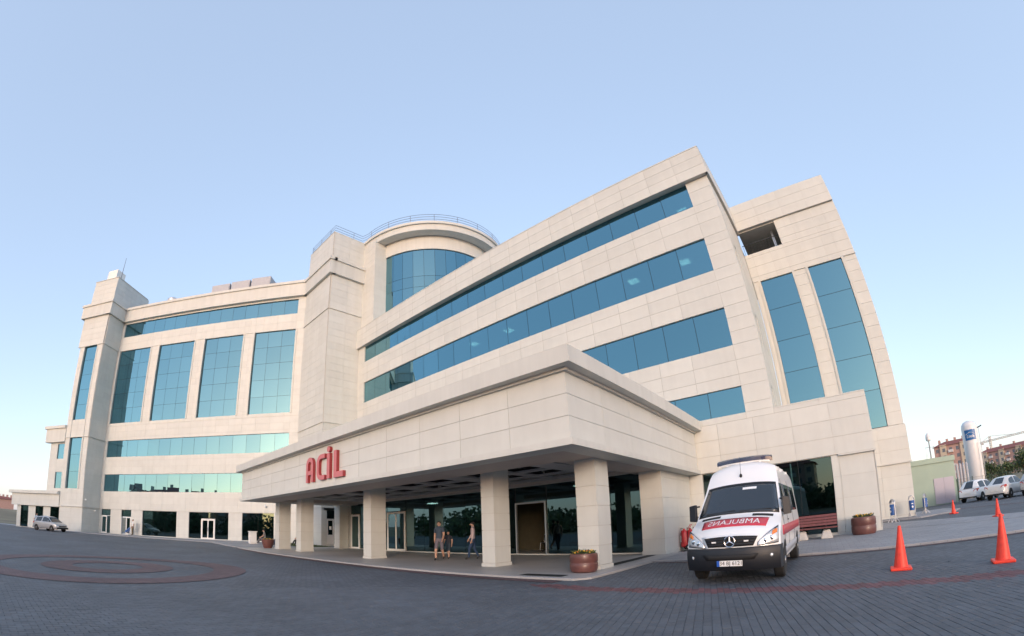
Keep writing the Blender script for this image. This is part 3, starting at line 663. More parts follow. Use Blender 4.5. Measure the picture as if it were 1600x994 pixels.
for a in angs: ring(wdw, a - 0.22, a + 0.22, 7.62, 7.70, 20.9, 29.6, 1)
ring(wdw, -80, 50, 7.60, 7.69, 20.9, 21.0, 40); ring(wdw, -80, 50, 7.60, 7.69, 29.5, 29.6, 40)
zr = [20.95, 23.0, 25.05, 26.3, 29.55]
for z in zr[1:-1]: ring(wdw, -80, 50, 7.61, 7.695, z - 0.03, z + 0.03, 40)
wd = wdw.build('window', M['mull'], hosp)
for k in range(15):
    for j in range(4):
        a, b = angs[k] + 0.1, angs[k + 1] - 0.1; g = MB()
        p, q = Vector(arc(a, 7.75, 0)), Vector(arc(b, 7.75, 0)); n_ = Vector(((p + q).x / 2 - DC.x, (p + q).y / 2 - DC.y, 0)).normalized() * 0.012
        z0, z1 = zr[j] + 0.015, zr[j + 1] - 0.015
        g.hexa([(*(p)[:2], z0), (*(q)[:2], z0), (*(q - n_)[:2], z0), (*(p - n_)[:2], z0), (*(p)[:2], z1), (*(q)[:2], z1), (*(q - n_)[:2], z1), (*(p - n_)[:2], z1)])
        g.build('pane', M['glass'], wd)
for z in (20.9, 25.2, 29.4): back.prism([(arc(a, 7.4, 0)[0], arc(a, 7.4, 0)[1]) for a in range(-180, 180, 12)], z - 0.2, z)
ring(back, -180, 180, 4.0, 4.2, 20.9, 31.5, 24)
PIE = Wall((-35.2, 22.2), (1, 0)); CL.wall(PIE, 0.0, 2.2, 20.9, 31.3, (), 2.2, 0.72, mb=back); PIS = Wall((-33.0, 22.2), (0, 1)); CL.wall(PIS, 0.0, 1.5, 20.9, 31.3, (), 1.5, 0.72, mb=back)
# --- roof railing on tower and drum
def rail(pts, name='roof_railing'):
    mb = MB()
    for h in (0.35, 0.68, 1.0): mb.tube([(x, y, z + h) for x, y, z in pts], 0.022, 6)
    acc = 0.0; last = None
    for i, p in enumerate(pts):
        if last is None or math.dist(p, last) > 1.9 or i == len(pts) - 1:
            mb.tube([(p[0], p[1], p[2]), (p[0], p[1], p[2] + 1.02)], 0.024, 6); last = p
    mb.build(name, M['rail'], hosp)
def seg(a, b, n): return [tuple(a[k] + (b[k] - a[k]) * i / n for k in range(3)) for i in range(n + 1)]
rail(seg((-41.8, 20.6, 32.2), (-40.55, 20.4, 32.2), 2)[:-1] + seg((-40.5, 18.5, 32.25), (-35.3, 18.5, 32.25), 5) + seg((-35.3, 18.5, 32.25), (-35.3, 22.0, 32.25), 3)[1:] + [arc(-94 + 4 * k, 9.0, 32.3) for k in range(1, 38)])
# --- plant on the roofs
for k in range(3):
    g = MB(); s0 = ls(16.0) + k * 3.0; LW.box(g, s0, s0 + 2.75, -8.0, -5.0, 28.6, 33.3 + 0.1 * k); LW.box(g, s0 + 0.1, s0 + 2.65, -4.99, -4.93, 29.2, 32.9); g.build('roof_plant', M['ceiling'], hosp)
g = MB(); LW.box(g, ls(24.2), ls(21.6), -4.6, -2.2, 27.1, 30.2); g.build('roof_plant', M['ceiling'], hosp)
g = MB(); c = LW.P(ls(21.2), -3.6, 0); g.lathe([(0.75, 28.8), (0.8, 29.2), (0.8, 31.2), (0.6, 31.4)], (c.x, c.y, 0), 18); g.build('roof_vent', M['alu'], hosp, True)
g = MB(); PYF.box(g, 14.5 - 3.2, 14.5 - 1.5, -2.6, -0.9, 32.2, 34.2); g.build('roof_plant', M['white_frame'], hosp)
g = MB(); c = PYF.P(14.2, -0.7, 0); g.tube([(c.x, c.y, 32.2), (c.x - 0.05, c.y, 35.6)], [0.05, 0.025], 6); g.build('antenna', M['rail'], hosp)
# wall lamps and cameras
for W, s, z in ((PYS, 0.25, 3.9), (PYS, 1.9, 2.75), (LW, ls(3.2), 3.75), (TF, 1.4, 2.7)):
    g = MB(); W.box(g, s - 0.04, s + 0.04, 0.0, 0.2, z, z + 0.06); p = W.P(s, 0.25, z); g.ball(p, 0.12, 10, 6); g.build('wall_lamp', M['white_frame'], hosp)
# walls, floors and trim
back.build('wall', M['joint'], hosp)
CL.finish(hosp, M['stone'], 300)

# ================================================================== THE ENTRANCE CANOPY
can = empty('entrance_canopy', (-18, 12, 0), label='broad stone clad entrance canopy on square columns over the emergency doors', cat='canopy'); ABS.add(can.name)
CC = Cladding(); cb = MB(); ct = MB()
CX0, CX1, CV0 = -30.9, -5.62, 9.72                       # fascia faces
CF = Wall((CX0, CV0), (1, 0)); CS = Wall((CX1, CV0), (0, 1)); CE = Wall((CX0, 19.5), (0, -1))
CC.wall(CF, 0, CX1 - CX0, 3.54, 5.32, (), 2.0, 0.593, mb=cb)
CC.wall(CS, 0, 22.0 - CV0 - 0.05, 3.54, 5.32, (), 2.0, 0.593, mb=cb)
CC.wall(CE, 0, 19.5 - CV0, 3.54, 5.32, (), 2.0, 0.593, mb=cb)
def around(mb, p, z0, z1, w=0.6):                        # a moulding round three sides, standing p proud
    mb.box(CX0 - p, CX1 + p, CV0 - p, CV0 + w, z0, z1); mb.box(CX1 - w, CX1 + p, CV0 + w, 21.94, z0, z1); mb.box(CX0 - p, CX0 + w, CV0 + w, 19.5, z0, z1)
around(ct, 0.12, 3.36, 3.54); around(ct, 0.40, 5.40, 5.86); around(ct, 0.10, 5.32, 5.40)
ct.build('moulding', M['trim'], can)
cb.box(CX0 + 0.25, CX1 - 0.25, CV0 + 0.25, 18.6, 5.5, 5.7); cb.box(-12, CX1 - 0.3, 18.6, 21.9, 5.5, 5.7); cb.build('fascia_frame', M['joint'], can)
CC.finish(can, M['stone'], 300)
so = MB()                                               # flat perimeter soffit, then the coffered ceiling
so.box(CX0 + 0.3, CX1 - 0.3, CV0 + 0.28, 12.0, 3.375, 3.5); so.box(CX1 - 1.9, CX1 - 0.3, 12.0, 21.9, 3.375, 3.5); so.box(CX0 + 0.3, CX0 + 1.9, 12.0, 18.3, 3.375, 3.5)
so.build('soffit', M['soffit'], can)
ce = MB(); YC = [13.32, 14.1, 15.25, 15.55, 16.7, 16.95, 17.7, 18.32]
XC = [CX0 + 1.92]; x = -27.6
holes = []
while x < -8.6: holes.append((x, x + 1.7)); x += 2.05 if len(holes) % 2 else 2.7
edges = [CX0 + 1.92] + [q for h in holes for q in h] + [CX1 - 1.92]
for i in range(0, len(edges) - 1):
    a, b = edges[i], edges[i + 1]
    if i % 2 == 0: ce.box(a, b, 12.02, 18.32, 3.62, 3.7)
    else:
        for y0, y1 in ((12.02, 13.3), (14.7, 15.0), (16.4, 16.7), (17.7, 18.32)): ce.box(a, b, y0, y1, 3.62, 3.7)
ce.build('ceiling', M['ceiling'], can)
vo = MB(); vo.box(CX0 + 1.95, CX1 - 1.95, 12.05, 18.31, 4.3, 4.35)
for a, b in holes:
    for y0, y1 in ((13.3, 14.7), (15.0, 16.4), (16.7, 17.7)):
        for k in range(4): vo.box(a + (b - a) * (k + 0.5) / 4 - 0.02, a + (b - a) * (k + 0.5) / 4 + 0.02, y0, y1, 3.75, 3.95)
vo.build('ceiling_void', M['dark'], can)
en = MB(); en.box(CX0 + 1.9, CX1 - 1.9, 11.96, 12.02, 3.4, 3.66); en.box(CX0 + 1.9, CX1 - 1.9, 18.3, 18.36, 3.47, 3.66); en.box(CX1 - 1.96, CX1 - 1.88, 12.02, 18.3, 3.4, 3.66); en.box(CX0 + 1.88, CX0 + 1.96, 12.02, 18.3, 3.4, 3.66)
en.build('ceiling_edge', M['soffit'], can)
def column(x0, x1, y0, y1, zt=3.66):
    core = MB(); core.box(x0 + 0.02, x1 - 0.02, y0 + 0.02, y1 - 0.02, -0.1, zt); core.box(x0 - 0.03, x1 + 0.03, y0 - 0.03, y1 + 0.03, -0.05, 0.12)
    c = core.build('column', M['joint'], can); zs = [0.13, 0.72, 1.32, 1.93, 2.54, zt - 0.03]
    core.m[6:12] = [1] * 6; c.data.materials.append(M['trim'])
    for p, mi in zip(c.data.polygons, core.m): p.material_index = mi
    for a, b in zip(zs[:-1], zs[1:]):
        g = MB(); w, d, h = (x1 - x0) / 2, (y1 - y0) / 2, (b - a) / 2 - 0.008; g.box(-w, w, -d, d, -h, h)
        inst(g.mesh('stone_block', M['stone']), 'stone_block', c, ((x0 + x1) / 2, (y0 + y1) / 2, (a + b) / 2))
for x0, x1 in ((-7.05, -6.33), (-11.05, -10.45), (-18.98, -18.30), (-27.08, -26.36), (-30.80, -30.05)): column(x0, x1, 12.3, 13.2)
column(-31.25, -30.4, 17.5, 18.3, 3.66)

# the red letters on the fascia: each letter a part of the sign
sign = empty('letter_sign', (-18.2, CV0, 3.71), label='red raised letters reading ACİL on the canopy fascia', cat='sign')
def letter(polys, name='letter'):
    g = MB()
    for P in polys:
        n = len(P); y0, y1 = -0.16, -0.01
        vs = [(x, y0, z) for x, z in P] + [(x, y1, z) for x, z in P]
        g.add(vs, [tuple(range(n)), tuple(range(n, 2 * n))[::-1]]); g.add(vs, [(k, n + k, n + (k + 1) % n, (k + 1) % n) for k in range(n)], 1)
    return g.build(name, [M['red_sign'], M['red_side']], sign)
def band_letter(path, w):                               # stroke of constant width along a polyline -> quads joined as one outline
    P = [Vector(p) for p in path]; L, Rr = [], []
    for i, p in enumerate(P):
        a = (P[i] - P[i - 1]).normalized() if i else (P[1] - P[0]).normalized(); b = (P[i + 1] - P[i]).normalized() if i < len(P) - 1 else a
        t = (a + b).normalized(); n = Vector((-t.y, t.x)); k = w / 2 / max(0.5, n.dot(Vector((-a.y, a.x))))
        L.append(p + n * k); Rr.append(p - n * k)
    return [tuple(q) for q in L + Rr[::-1]]
def arcpts(cx, cz, r, a0, a1, n=8): return [(cx + r * math.cos(R(a0 + (a1 - a0) * k / n)), cz + r * math.sin(R(a0 + (a1 - a0) * k / n))) for k in range(n + 1)]
W_ = 0.21; A0 = -1.82
letter([band_letter([(A0 + 0.12, 0.0), (A0 + 0.12, 0.88)] + arcpts(A0 + 0.40, 0.84, 0.28, 180, 0, 10)[1:] + [(A0 + 0.68, 0.0)], W_), [(A0 + 0.24, 0.36), (A0 + 0.56, 0.36), (A0 + 0.56, 0.56), (A0 + 0.24, 0.56)]])
C0 = -0.66
letter([band_letter([(C0 + 0.80, 1.11), (C0 + 0.46, 1.11)] + arcpts(C0 + 0.42, 0.81, 0.30, 90, 180, 7) + arcpts(C0 + 0.42, 0.42, 0.30, 180, 270, 7) + [(C0 + 0.46, 0.12), (C0 + 0.80, 0.12)], W_)])
letter([[(0.36, 0.02), (0.62, 0.02), (0.62, 1.18), (0.36, 1.18)], [(0.49 + 0.14 * math.cos(a * 0.5236), 1.36 + 0.14 * math.sin(a * 0.5236)) for a in range(12)]])
letter([[(1.0, 0.0), (1.82, 0.0), (1.82, 0.25), (1.26, 0.25), (1.26, 1.22), (1.0, 1.22)]])

# ================================================================== VEHICLES
M['wpaint'] = pmat('white_vehicle_paint', (0.80, 0.81, 0.82), 0.3, coat=0.5, var=0.02)
M['spaint'] = pmat('silver_vehicle_paint', (0.42, 0.43, 0.45), 0.35, metal=0.5, coat=0.5)
M['wpaint2'] = pmat('off_white_vehicle_paint', (0.66, 0.66, 0.65), 0.35, coat=0.4)
M['bump'] = pmat('grey_black_plastic', (0.013, 0.015, 0.02), 0.5, bump=0.05, bscale=200)
M['vglass'] = glass_mat('vehicle_glass', (0.55, 0.62, 0.70), (0.30, 0.36, 0.38), 0.28, 0.9)
M['dkglass'] = pmat('dark_vehicle_glass', (0.022, 0.030, 0.040), 0.05, spec=0.7)
M['chrome'] = pmat('chrome', (0.75, 0.76, 0.78), 0.12, metal=1.0)
M['lens'] = pmat('clear_lamp_lens', (0.62, 0.64, 0.66), 0.12, metal=0.35, coat=1.0)
M['amber'] = pmat('amber_lens', (0.75, 0.20, 0.03), 0.2, coat=0.6)
M['redlens'] = pmat('red_lens', (0.45, 0.03, 0.02), 0.2, coat=0.6)
M['redband'] = pmat('red_vinyl', (0.52, 0.035, 0.06), 0.35, coat=0.2)
M['plate'] = pmat('plate_white', (0.78, 0.78, 0.76), 0.4)
M['plateblue'] = pmat('plate_blue', (0.02, 0.10, 0.45), 0.4)
M['ink'] = pmat('plate_black', (0.015, 0.015, 0.015), 0.5)
M['beacon'] = pmat('blue_beacon_lens', (0.012, 0.02, 0.07), 0.15, coat=1.0)
M['seat'] = pmat('grey_seat_fabric', (0.08, 0.09, 0.10), 0.9)
M['rim'] = pmat('alloy_rim', (0.38, 0.39, 0.40), 0.35, metal=0.8)

def interp(T, x):
    if x <= T[0][0]: return T[0][1]
    for (a, p), (b, q) in zip(T[:-1], T[1:]):
        if x <= b: return p + (q - p) * (x - a) / (b - a)
    return T[-1][1]
def wheel(parent, x, y, r, w, side, rimr=0.64):
    g = MB(); pr = [(r * rimr, -w / 2), (r * 0.93, -w / 2), (r, -w / 2 + 0.03), (r, w / 2 - 0.03), (r * 0.93, w / 2), (r * rimr, w / 2)]
    g.lathe(pr, (0, 0, 0), 28, axis='x'); wv = g.build('wheel', M['tyre'], parent, True, loc=(x, y, r))
    h = MB(); s_ = side; h.lathe([(r * rimr, s_ * (w / 2 - 0.05)), (r * rimr * 0.93, s_ * (w / 2 - 0.012)), (r * rimr * 0.86, s_ * (w / 2 - 0.035)), (0.09, s_ * (w / 2 - 0.015)), (0.075, s_ * (w / 2 + 0.01)), (0.02, s_ * (w / 2 + 0.012))], (0, 0, 0), 24, axis='x')
    for k in range(10):
        a = 2 * math.pi * k / 10; c, s2 = math.cos(a), math.sin(a); rr = r * rimr * 0.6
        h.ball((s_ * (w / 2 - 0.016), rr * c, rr * s2), (0.012, 0.035, 0.035), 6, 4, 1)
    h.build('rim', [M['rim'], M['black']], wv, True)

# ---- the ambulance: high roofed van, front at local y = 0
amb = empty('ambulance', (-1.87, 9.47, STREET_Z + 0.02), R(-1.2), 'white high roofed ambulance with red mirrored lettering on its bonnet', 'ambulance')
ZC = [(0.0, 0.60), (0.015, 0.78), (0.05, 0.95), (0.14, 1.07), (0.30, 1.15), (0.60, 1.265), (0.92, 1.365), (1.02, 1.43), (1.40, 1.75), (1.74, 2.04), (1.90, 2.22), (2.08, 2.44), (2.28, 2.58), (2.6, 2.63), (3.2, 2.645), (5.4, 2.60), (5.75, 2.54), (5.9, 2.40)]
WZ = [(0.25, 0.93), (0.45, 0.975), (0.75, 0.99), (1.05, 0.985), (1.25, 0.965), (1.6, 0.925), (2.0, 0.875), (2.25, 0.84), (2.42, 0.79), (2.55, 0.70), (2.66, 0.55)]
DR_ = [(0.0, 0.10), (0.3, 0.11), (0.9, 0.09), (1.0, 0.05), (1.8, 0.07), (2.2, 0.13), (2.6, 0.20), (5.9, 0.22)]
def bow(x, y): return 0.30 * (abs(x) / 0.99) ** 2.6 * math.exp(-max(0, y) / 1.1)
def topz(x, y):
    zt, d = interp(ZC, y), interp(DR_, y); w = interp(WZ, zt - d); return zt - d * min(1.3, abs(x) / w) ** 2.6
def onTop(x, y, off=0.0):
    e = 0.02; dz = (topz(x, y + e) - topz(x, y - e)) / (2 * e); n = Vector((0, -dz, 1)).normalized() * off
    return (x, y + bow(x, y) + n.y, topz(x, y) + n.z)
def onSide(sgn, y, z, off=0.0): x = interp(WZ, z) + off; return (sgn * x, y + bow(x, y), z)
YF = [(0.25, 0.05), (0.45, 0.01), (0.60, 0.0), (0.78, 0.015), (0.95, 0.05), (1.0, 0.085), (1.055, 0.14), (1.11, 0.30)]
def onFront(x, z, off=0.0): return (x, interp(YF, z) + bow(x, 0.05) - off, z)
ys = [0.0, 0.015, 0.05, 0.09, 0.14, 0.22, 0.30, 0.45, 0.60, 0.76, 0.92, 0.97, 1.02, 1.2, 1.4, 1.57, 1.74, 1.83, 1.92, 2.03, 2.15, 2.27, 2.40, 2.55, 2.7, 2.95, 3.2, 3.8, 4.4, 5.0, 5.4, 5.6, 5.75, 5.85, 5.9]
body = MB(); NZ, NX = 12, 16; secs = []
for y in ys:
    zt, d = interp(ZC, y), interp(DR_, y); zs = zt - d; w = interp(WZ, zs); row = []
    for k in range(NZ): z = 0.36 + (zs - 0.36) * k / NZ; row.append(onSide(-1, y, z))
    for k in range(NX + 1): x = -w + 2 * w * k / NX; row.append((x, y + bow(x, y), topz(x, y)))
    for k in range(NZ - 1, -1, -1): z = 0.36 + (zs - 0.36) * k / NZ; row.append(onSide(1, y, z))
    secs.append(row)
n = len(secs[0]); vs = [p for r_ in secs for p in r_]
body.add(vs, [(i * n + k, i * n + k + 1, (i + 1) * n + k + 1, (i + 1) * n + k) for i in range(len(ys) - 1) for k in range(n - 1)])
body.add(secs[0], [tuple(range(n))]); body.add(secs[-1], [tuple(range(n))[::-1]])
bo = body.build('body', M['wpaint'], amb, True)
def patch(name, fn, nu, nv, mat, parent, smooth=True):
    g = MB(); g.grid(fn, nu, nv); o = g.build(name, mat, parent, smooth)
    so_ = o.modifiers.new('thickness', 'SOLIDIFY'); so_.thickness = 0.006; so_.offset = 0.0
    return o
lerp = lambda a, b, t: a + (b - a) * t
# windscreen
def ws(u, v):
    y = lerp(0.985, 1.735, v); w = interp(WZ, interp(ZC, y) - 0.05) * lerp(0.945, 0.915, v); return onTop(lerp(-w, w, u), y, 0.006)
wsc = patch('windscreen', ws, 14, 10, M['dkglass'], amb)
def wfr(u, v):
    y = lerp(0.955, 1.765, v); w = interp(WZ, interp(ZC, y) - 0.05) * lerp(0.965, 0.935, v); return onTop(lerp(-w, w, u), y, 0.003)
patch('windscreen_seal', wfr, 14, 10, M['black'], amb)
for a, b in ((-0.72, -0.05), (0.05, 0.75)):
    g = MB(); g.tube([onTop(a, 1.0, 0.02), onTop(b, 1.03, 0.025)], 0.011, 6); g.build('wiper', M['black'], amb)
# a pale strip painted over the screen for the sun visor's reflection
g = MB(); g.grid(lambda u, v: onTop(lerp(0.05, 0.38, u), lerp(1.58, 1.64, v), 0.012), 4, 1); g.build('painted_visor_reflection', M['whitevinyl'], wsc)
# bonnet vents, red band and mirrored lettering
for a, b, y0 in ((-0.80, -0.36, 0.80), (0.36, 0.80, 0.80)): patch('bonnet_vent', lambda u, v: onTop(lerp(a, b, u), lerp(y0 - 0.02, y0 + 0.10, v), 0.006), 6, 1, M['black'], amb)
band = patch('bonnet_band', lambda u, v: onTop(lerp(-0.70, 0.72, u) * lerp(0.97, 1.02, v), lerp(0.27, 0.68, v) , 0.005), 16, 4, M['redband'], amb)
def place_text(me, fn, name, mat, parent):
    o = bpy.data.objects.new(name, me); COL.objects.link(o); o.parent = parent
    for v in me.vertices: v.co = Vector(fn(v.co.x, v.co.y))
    me.materials.clear(); me.materials.append(mat); me.update(); return o
tm = text_mesh('AMBULANS', 0.26, 0.0, 0.0, 1.05)
tw = max(v.co.x for v in tm.vertices)
place_text(tm, lambda tx, ty: onTop(-tx * 0.56 / tw, 0.465 + ty * 1.25, 0.012), 'bonnet_lettering', M['whitevinyl'], band)
# grille, emblem, lamps, bumper, number plate
def gr(u, v, off=0.012): z = lerp(0.745, 0.955, v); w = lerp(0.47, 0.56, v); x = lerp(-w, w, u); return onFront(x, z - 0.03 * abs(u - 0.5) ** 2 * 4 * v, off)
patch('grille_surround', lambda u, v: onFront(lerp(-0.61, 0.61, u) * lerp(0.86, 1.0, v), lerp(0.70, 0.985, v) - 0.03 * abs(u - 0.5) ** 2 * 4 * v, 0.006), 12, 4, M['wpaint'], amb)
grl = patch('grille', gr, 14, 4, M['black'], amb)
for k in range(3):
    g = MB(); v0 = 0.2 + 0.27 * k; g.tube([gr(0.02 + 0.96 * i / 12, v0, 0.022) for i in range(13)], 0.012, 6); g.build('grille_slat', M['bump'], grl)
g = MB(); rr = 0.108; cz = 0.85
g.tube([(rr * math.cos(a * math.pi / 12), -0.03, cz + rr * math.sin(a * math.pi / 12)) for a in range(25)], 0.011, 6, cap=False)
for k in range(3):
    a = math.pi / 2 + 2 * math.pi * k / 3; g.tube([(0, -0.036, cz), (rr * math.cos(a), -0.03, cz + rr * math.sin(a))], [0.02, 0.005], 6)
g.build('emblem', M['chrome'], amb, True)
for x in (-0.33, 0.34):
    g = MB(); g.box(x - 0.045, x + 0.045, -0.035, -0.01, 0.835, 0.862); g.build('strobe_lamp', M['whitevinyl'], amb)
for sg in (-1, 1):
    def hl(u, v, off=0.012):
        x = lerp(0.56, 0.945, u); lo = lerp(0.735, 0.78, u); hi = lerp(0.80, 1.075, max(0.0, u) ** 0.8); z = lerp(lo, hi, v)
        y = interp(YF, min(z, 1.05)) + bow(x, 0.05); return (sg * x, y - off, z)
    h = patch('headlight', hl, 8, 5, M['lens'], amb)
    patch('indicator', lambda u, v: hl(lerp(0.72, 0.97, u), lerp(0.62, 0.93, v), 0.02), 4, 3, M['amber'], h)
    for (u, v) in ((0.35, 0.45), (0.66, 0.42)):
        p = hl(u, v, 0.016); g = MB(); g.ball(p, (0.05, 0.012, 0.05), 10, 6); g.build('lamp_bowl', M['chrome'], h, True)
    patch('headlight_edge', lambda u, v: hl(lerp(-0.03, 1.02, u), lerp(-0.06, 1.05, v), 0.006), 8, 5, M['bump'], amb)
    g = MB(); p = onFront(sg * 0.80, 0.545, 0.05); g.ball(p, (0.055, 0.03, 0.045), 10, 6); g.build('fog_lamp', M['lens'], amb, True)
    # mirrors
    m = MB(); m.tube([(sg * 0.93, 1.18, 1.36), (sg * 1.07, 1.12, 1.40)], 0.03, 6); m.tube([(sg * 0.93, 1.24, 1.62), (sg * 1.07, 1.14, 1.60)], 0.022, 6)
    m.hexa([(sg * 1.00, 1.07, 1.27), (sg * 1.17, 1.12, 1.29), (sg * 1.17, 1.24, 1.29), (sg * 1.00, 1.24, 1.27), (sg * 1.00, 1.07, 1.66), (sg * 1.16, 1.12, 1.64), (sg * 1.16, 1.24, 1.64), (sg * 1.00, 1.24, 1.66)])
    if sg < 0: m.f = [f[::-1] for f in m.f]
    mo = m.build('wing_mirror', M['bump'], amb, True)
    bv = mo.modifiers.new('b', 'BEVEL'); bv.width = 0.035; bv.segments = 3; bv.limit_method = 'ANGLE'
    # sides: stripe, sill, arches, glass, handle, door lines
    patch('side_stripe', lambda u, v: onSide(sg, lerp(0.72, 5.7, u), lerp(0.86, 1.06, v), 0.004), 16, 2, M['redband'], amb)
    patch('side_moulding', lambda u, v: onSide(sg, lerp(0.75, 5.7, u), lerp(0.44, 0.60, v), 0.012), 16, 2, M['ceiling'], amb)
    patch('door_window', lambda u, v: onSide(sg, lerp(lerp(1.22, 1.72, v), 2.12, u), lerp(1.32, 1.98, v), 0.005), 5, 6, M['dkglass'], amb)
    patch('side_window', lambda u, v: onSide(sg, lerp(2.35, 3.75, u), lerp(1.34, 1.98, v), 0.005), 5, 4, M['dkglass'], amb)
    patch('side_window', lambda u, v: onSide(sg, lerp(3.9, 5.5, u), lerp(1.34, 1.98, v), 0.005), 5, 4, M['dkglass'], amb)
    for y in (1.15, 2.22, 3.82):
        patch('door_seam', lambda u, v: onSide(sg, lerp(y, y + 0.012, u), lerp(0.45, 1.3 if y < 1.5 else 2.1, v), 0.003), 1, 8, M['bump'], amb)
    g = MB(); g.tube([onSide(sg, 2.0, 1.15, 0.03), onSide(sg, 2.14, 1.15, 0.03)], 0.014, 6); g.build('door_handle', M['black'], amb)
    for y in (2.5, 3.4, 4.6):
        g = MB(); p = onSide(sg, y, 2.36, 0.0); g.hexa([(p[0] - 0.03, y, 2.33), (p[0] + sg * 0.05, y, 2.33), (p[0] + sg * 0.05, y + 0.16, 2.33), (p[0] - 0.03, y + 0.16, 2.33), (p[0] - 0.03, y, 2.41), (p[0] + sg * 0.03, y, 2.40), (p[0] + sg * 0.03, y + 0.16, 2.40), (p[0] - 0.03, y + 0.16, 2.41)]); g.build('side_lamp', M['lens'], amb)
    for y, rr in ((1.02, 0.43), (4.68, 0.43)):
        g = MB(); pts = [onSide(sg, y, 0.36, 0.006)]
        pts = [onSide(sg, y + rr * math.cos(a * math.pi / 14), 0.34 + rr * math.sin(a * math.pi / 14), 0.006) for a in range(15)]
        c0 = len(pts); g.add(pts + [onSide(sg, y, 0.36, 0.006)], [(k, k + 1, c0) if sg < 0 else (k + 1, k, c0) for k in range(14)]); g.build('wheel_arch', M['black'], amb)
        wheel(amb, sg * 0.885, y, 0.345, 0.225, sg)
bp = MB()
def bpt(x, z, o_): return onFront(x, z, o_)
prof = [(0.27, 0.01), (0.33, 0.05), (0.46, 0.075), (0.62, 0.08), (0.705, 0.06), (0.725, 0.01)]
xs = [-0.985 + 1.97 * k / 24 for k in range(25)]
vs = []
for z, o_ in prof:
    vs += [(-1.0, 0.62, z)] + [bpt(x, z, o_) for x in xs] + [(1.0, 0.62, z)]
nn = len(xs) + 2
bp.add(vs, [(j * nn + k, j * nn + k + 1, (j + 1) * nn + k + 1, (j + 1) * nn + k) for j in range(len(prof) - 1) for k in range(nn - 1)])
bp.build('front_bumper', M['bump'], amb, True)
patch('bumper_intake', lambda u, v: onFront(lerp(-0.58, 0.58, u) * lerp(0.85, 1.0, v), lerp(0.49, 0.60, v), 0.084), 10, 2, M['black'], amb)
pl = MB(); pl.box(-0.26, 0.26, -0.105, -0.092, 0.375, 0.485); npl = pl.build('number_plate', M['plate'], amb)
pl = MB(); pl.box(-0.262, -0.205, -0.109, -0.104, 0.374, 0.486); pl.build('plate_strip', M['plateblue'], npl)
tm = text_mesh('34 BJ 6121', 0.105, 0.0, 0, 1.0); tw = max(v.co.x for v in tm.vertices)
tag(place_text(tm, lambda tx, ty: (0.03 + tx * 0.215 / tw, -0.109, 0.43 + ty * 1.05), 'plate_lettering', M['ink'], npl), kind='stuff')
lb = MB(); lb.grid(lambda u, v: (lerp(-0.70, 0.70, u), lerp(2.32, 2.60, v) + 0.10 * (2 * u - 1) ** 2, 2.70 + 0.05 * math.sin(math.pi * v) - 0.03 * (2 * u - 1) ** 4), 16, 6)
lb.grid(lambda u, v: (lerp(-0.70, 0.70, u), 2.32 + 0.10 * (2 * u - 1) ** 2, lerp(2.62, 2.70, v) - 0.03 * (2 * u - 1) ** 4), 16, 1)
lb.grid(lambda u, v: (lerp(0.70, -0.70, u), 2.60 + 0.10 * (2 * u - 1) ** 2, lerp(2.62, 2.70, v) - 0.03 * (2 * u - 1) ** 4), 16, 1)
lbo = lb.build('beacon_bar', M['beacon'], amb, True)
g = MB(); g.grid(lambda u, v: (lerp(-0.66, 0.66, u), 2.33 + 0.10 * (2 * u - 1) ** 2, lerp(2.585, 2.625, v) - 0.03 * (2 * u - 1) ** 4), 16, 1); g.box(-0.45, -0.38, 2.38, 2.52, 2.45, 2.64); g.box(0.38, 0.45, 2.38, 2.52, 2.45, 2.64); g.build('beacon_foot', M['whitevinyl'], lbo)
g = MB(); p = onTop(-0.02, 1.93, 0.0); g.ball((p[0], p[1] - 0.02, p[2]), (0.035, 0.03, 0.055), 8, 6); g.tube([(p[0], p[1] - 0.03, p[2] + 0.04), (p[0] + 0.005, p[1] + 0.05, p[2] + 0.45)], [0.006, 0.003], 5); g.build('aerial', M['black'], amb)
g = MB(); g.box(-0.9, 0.9, 0.7, 5.7, 0.30, 0.37); g.build('underbody', M['black'], amb)

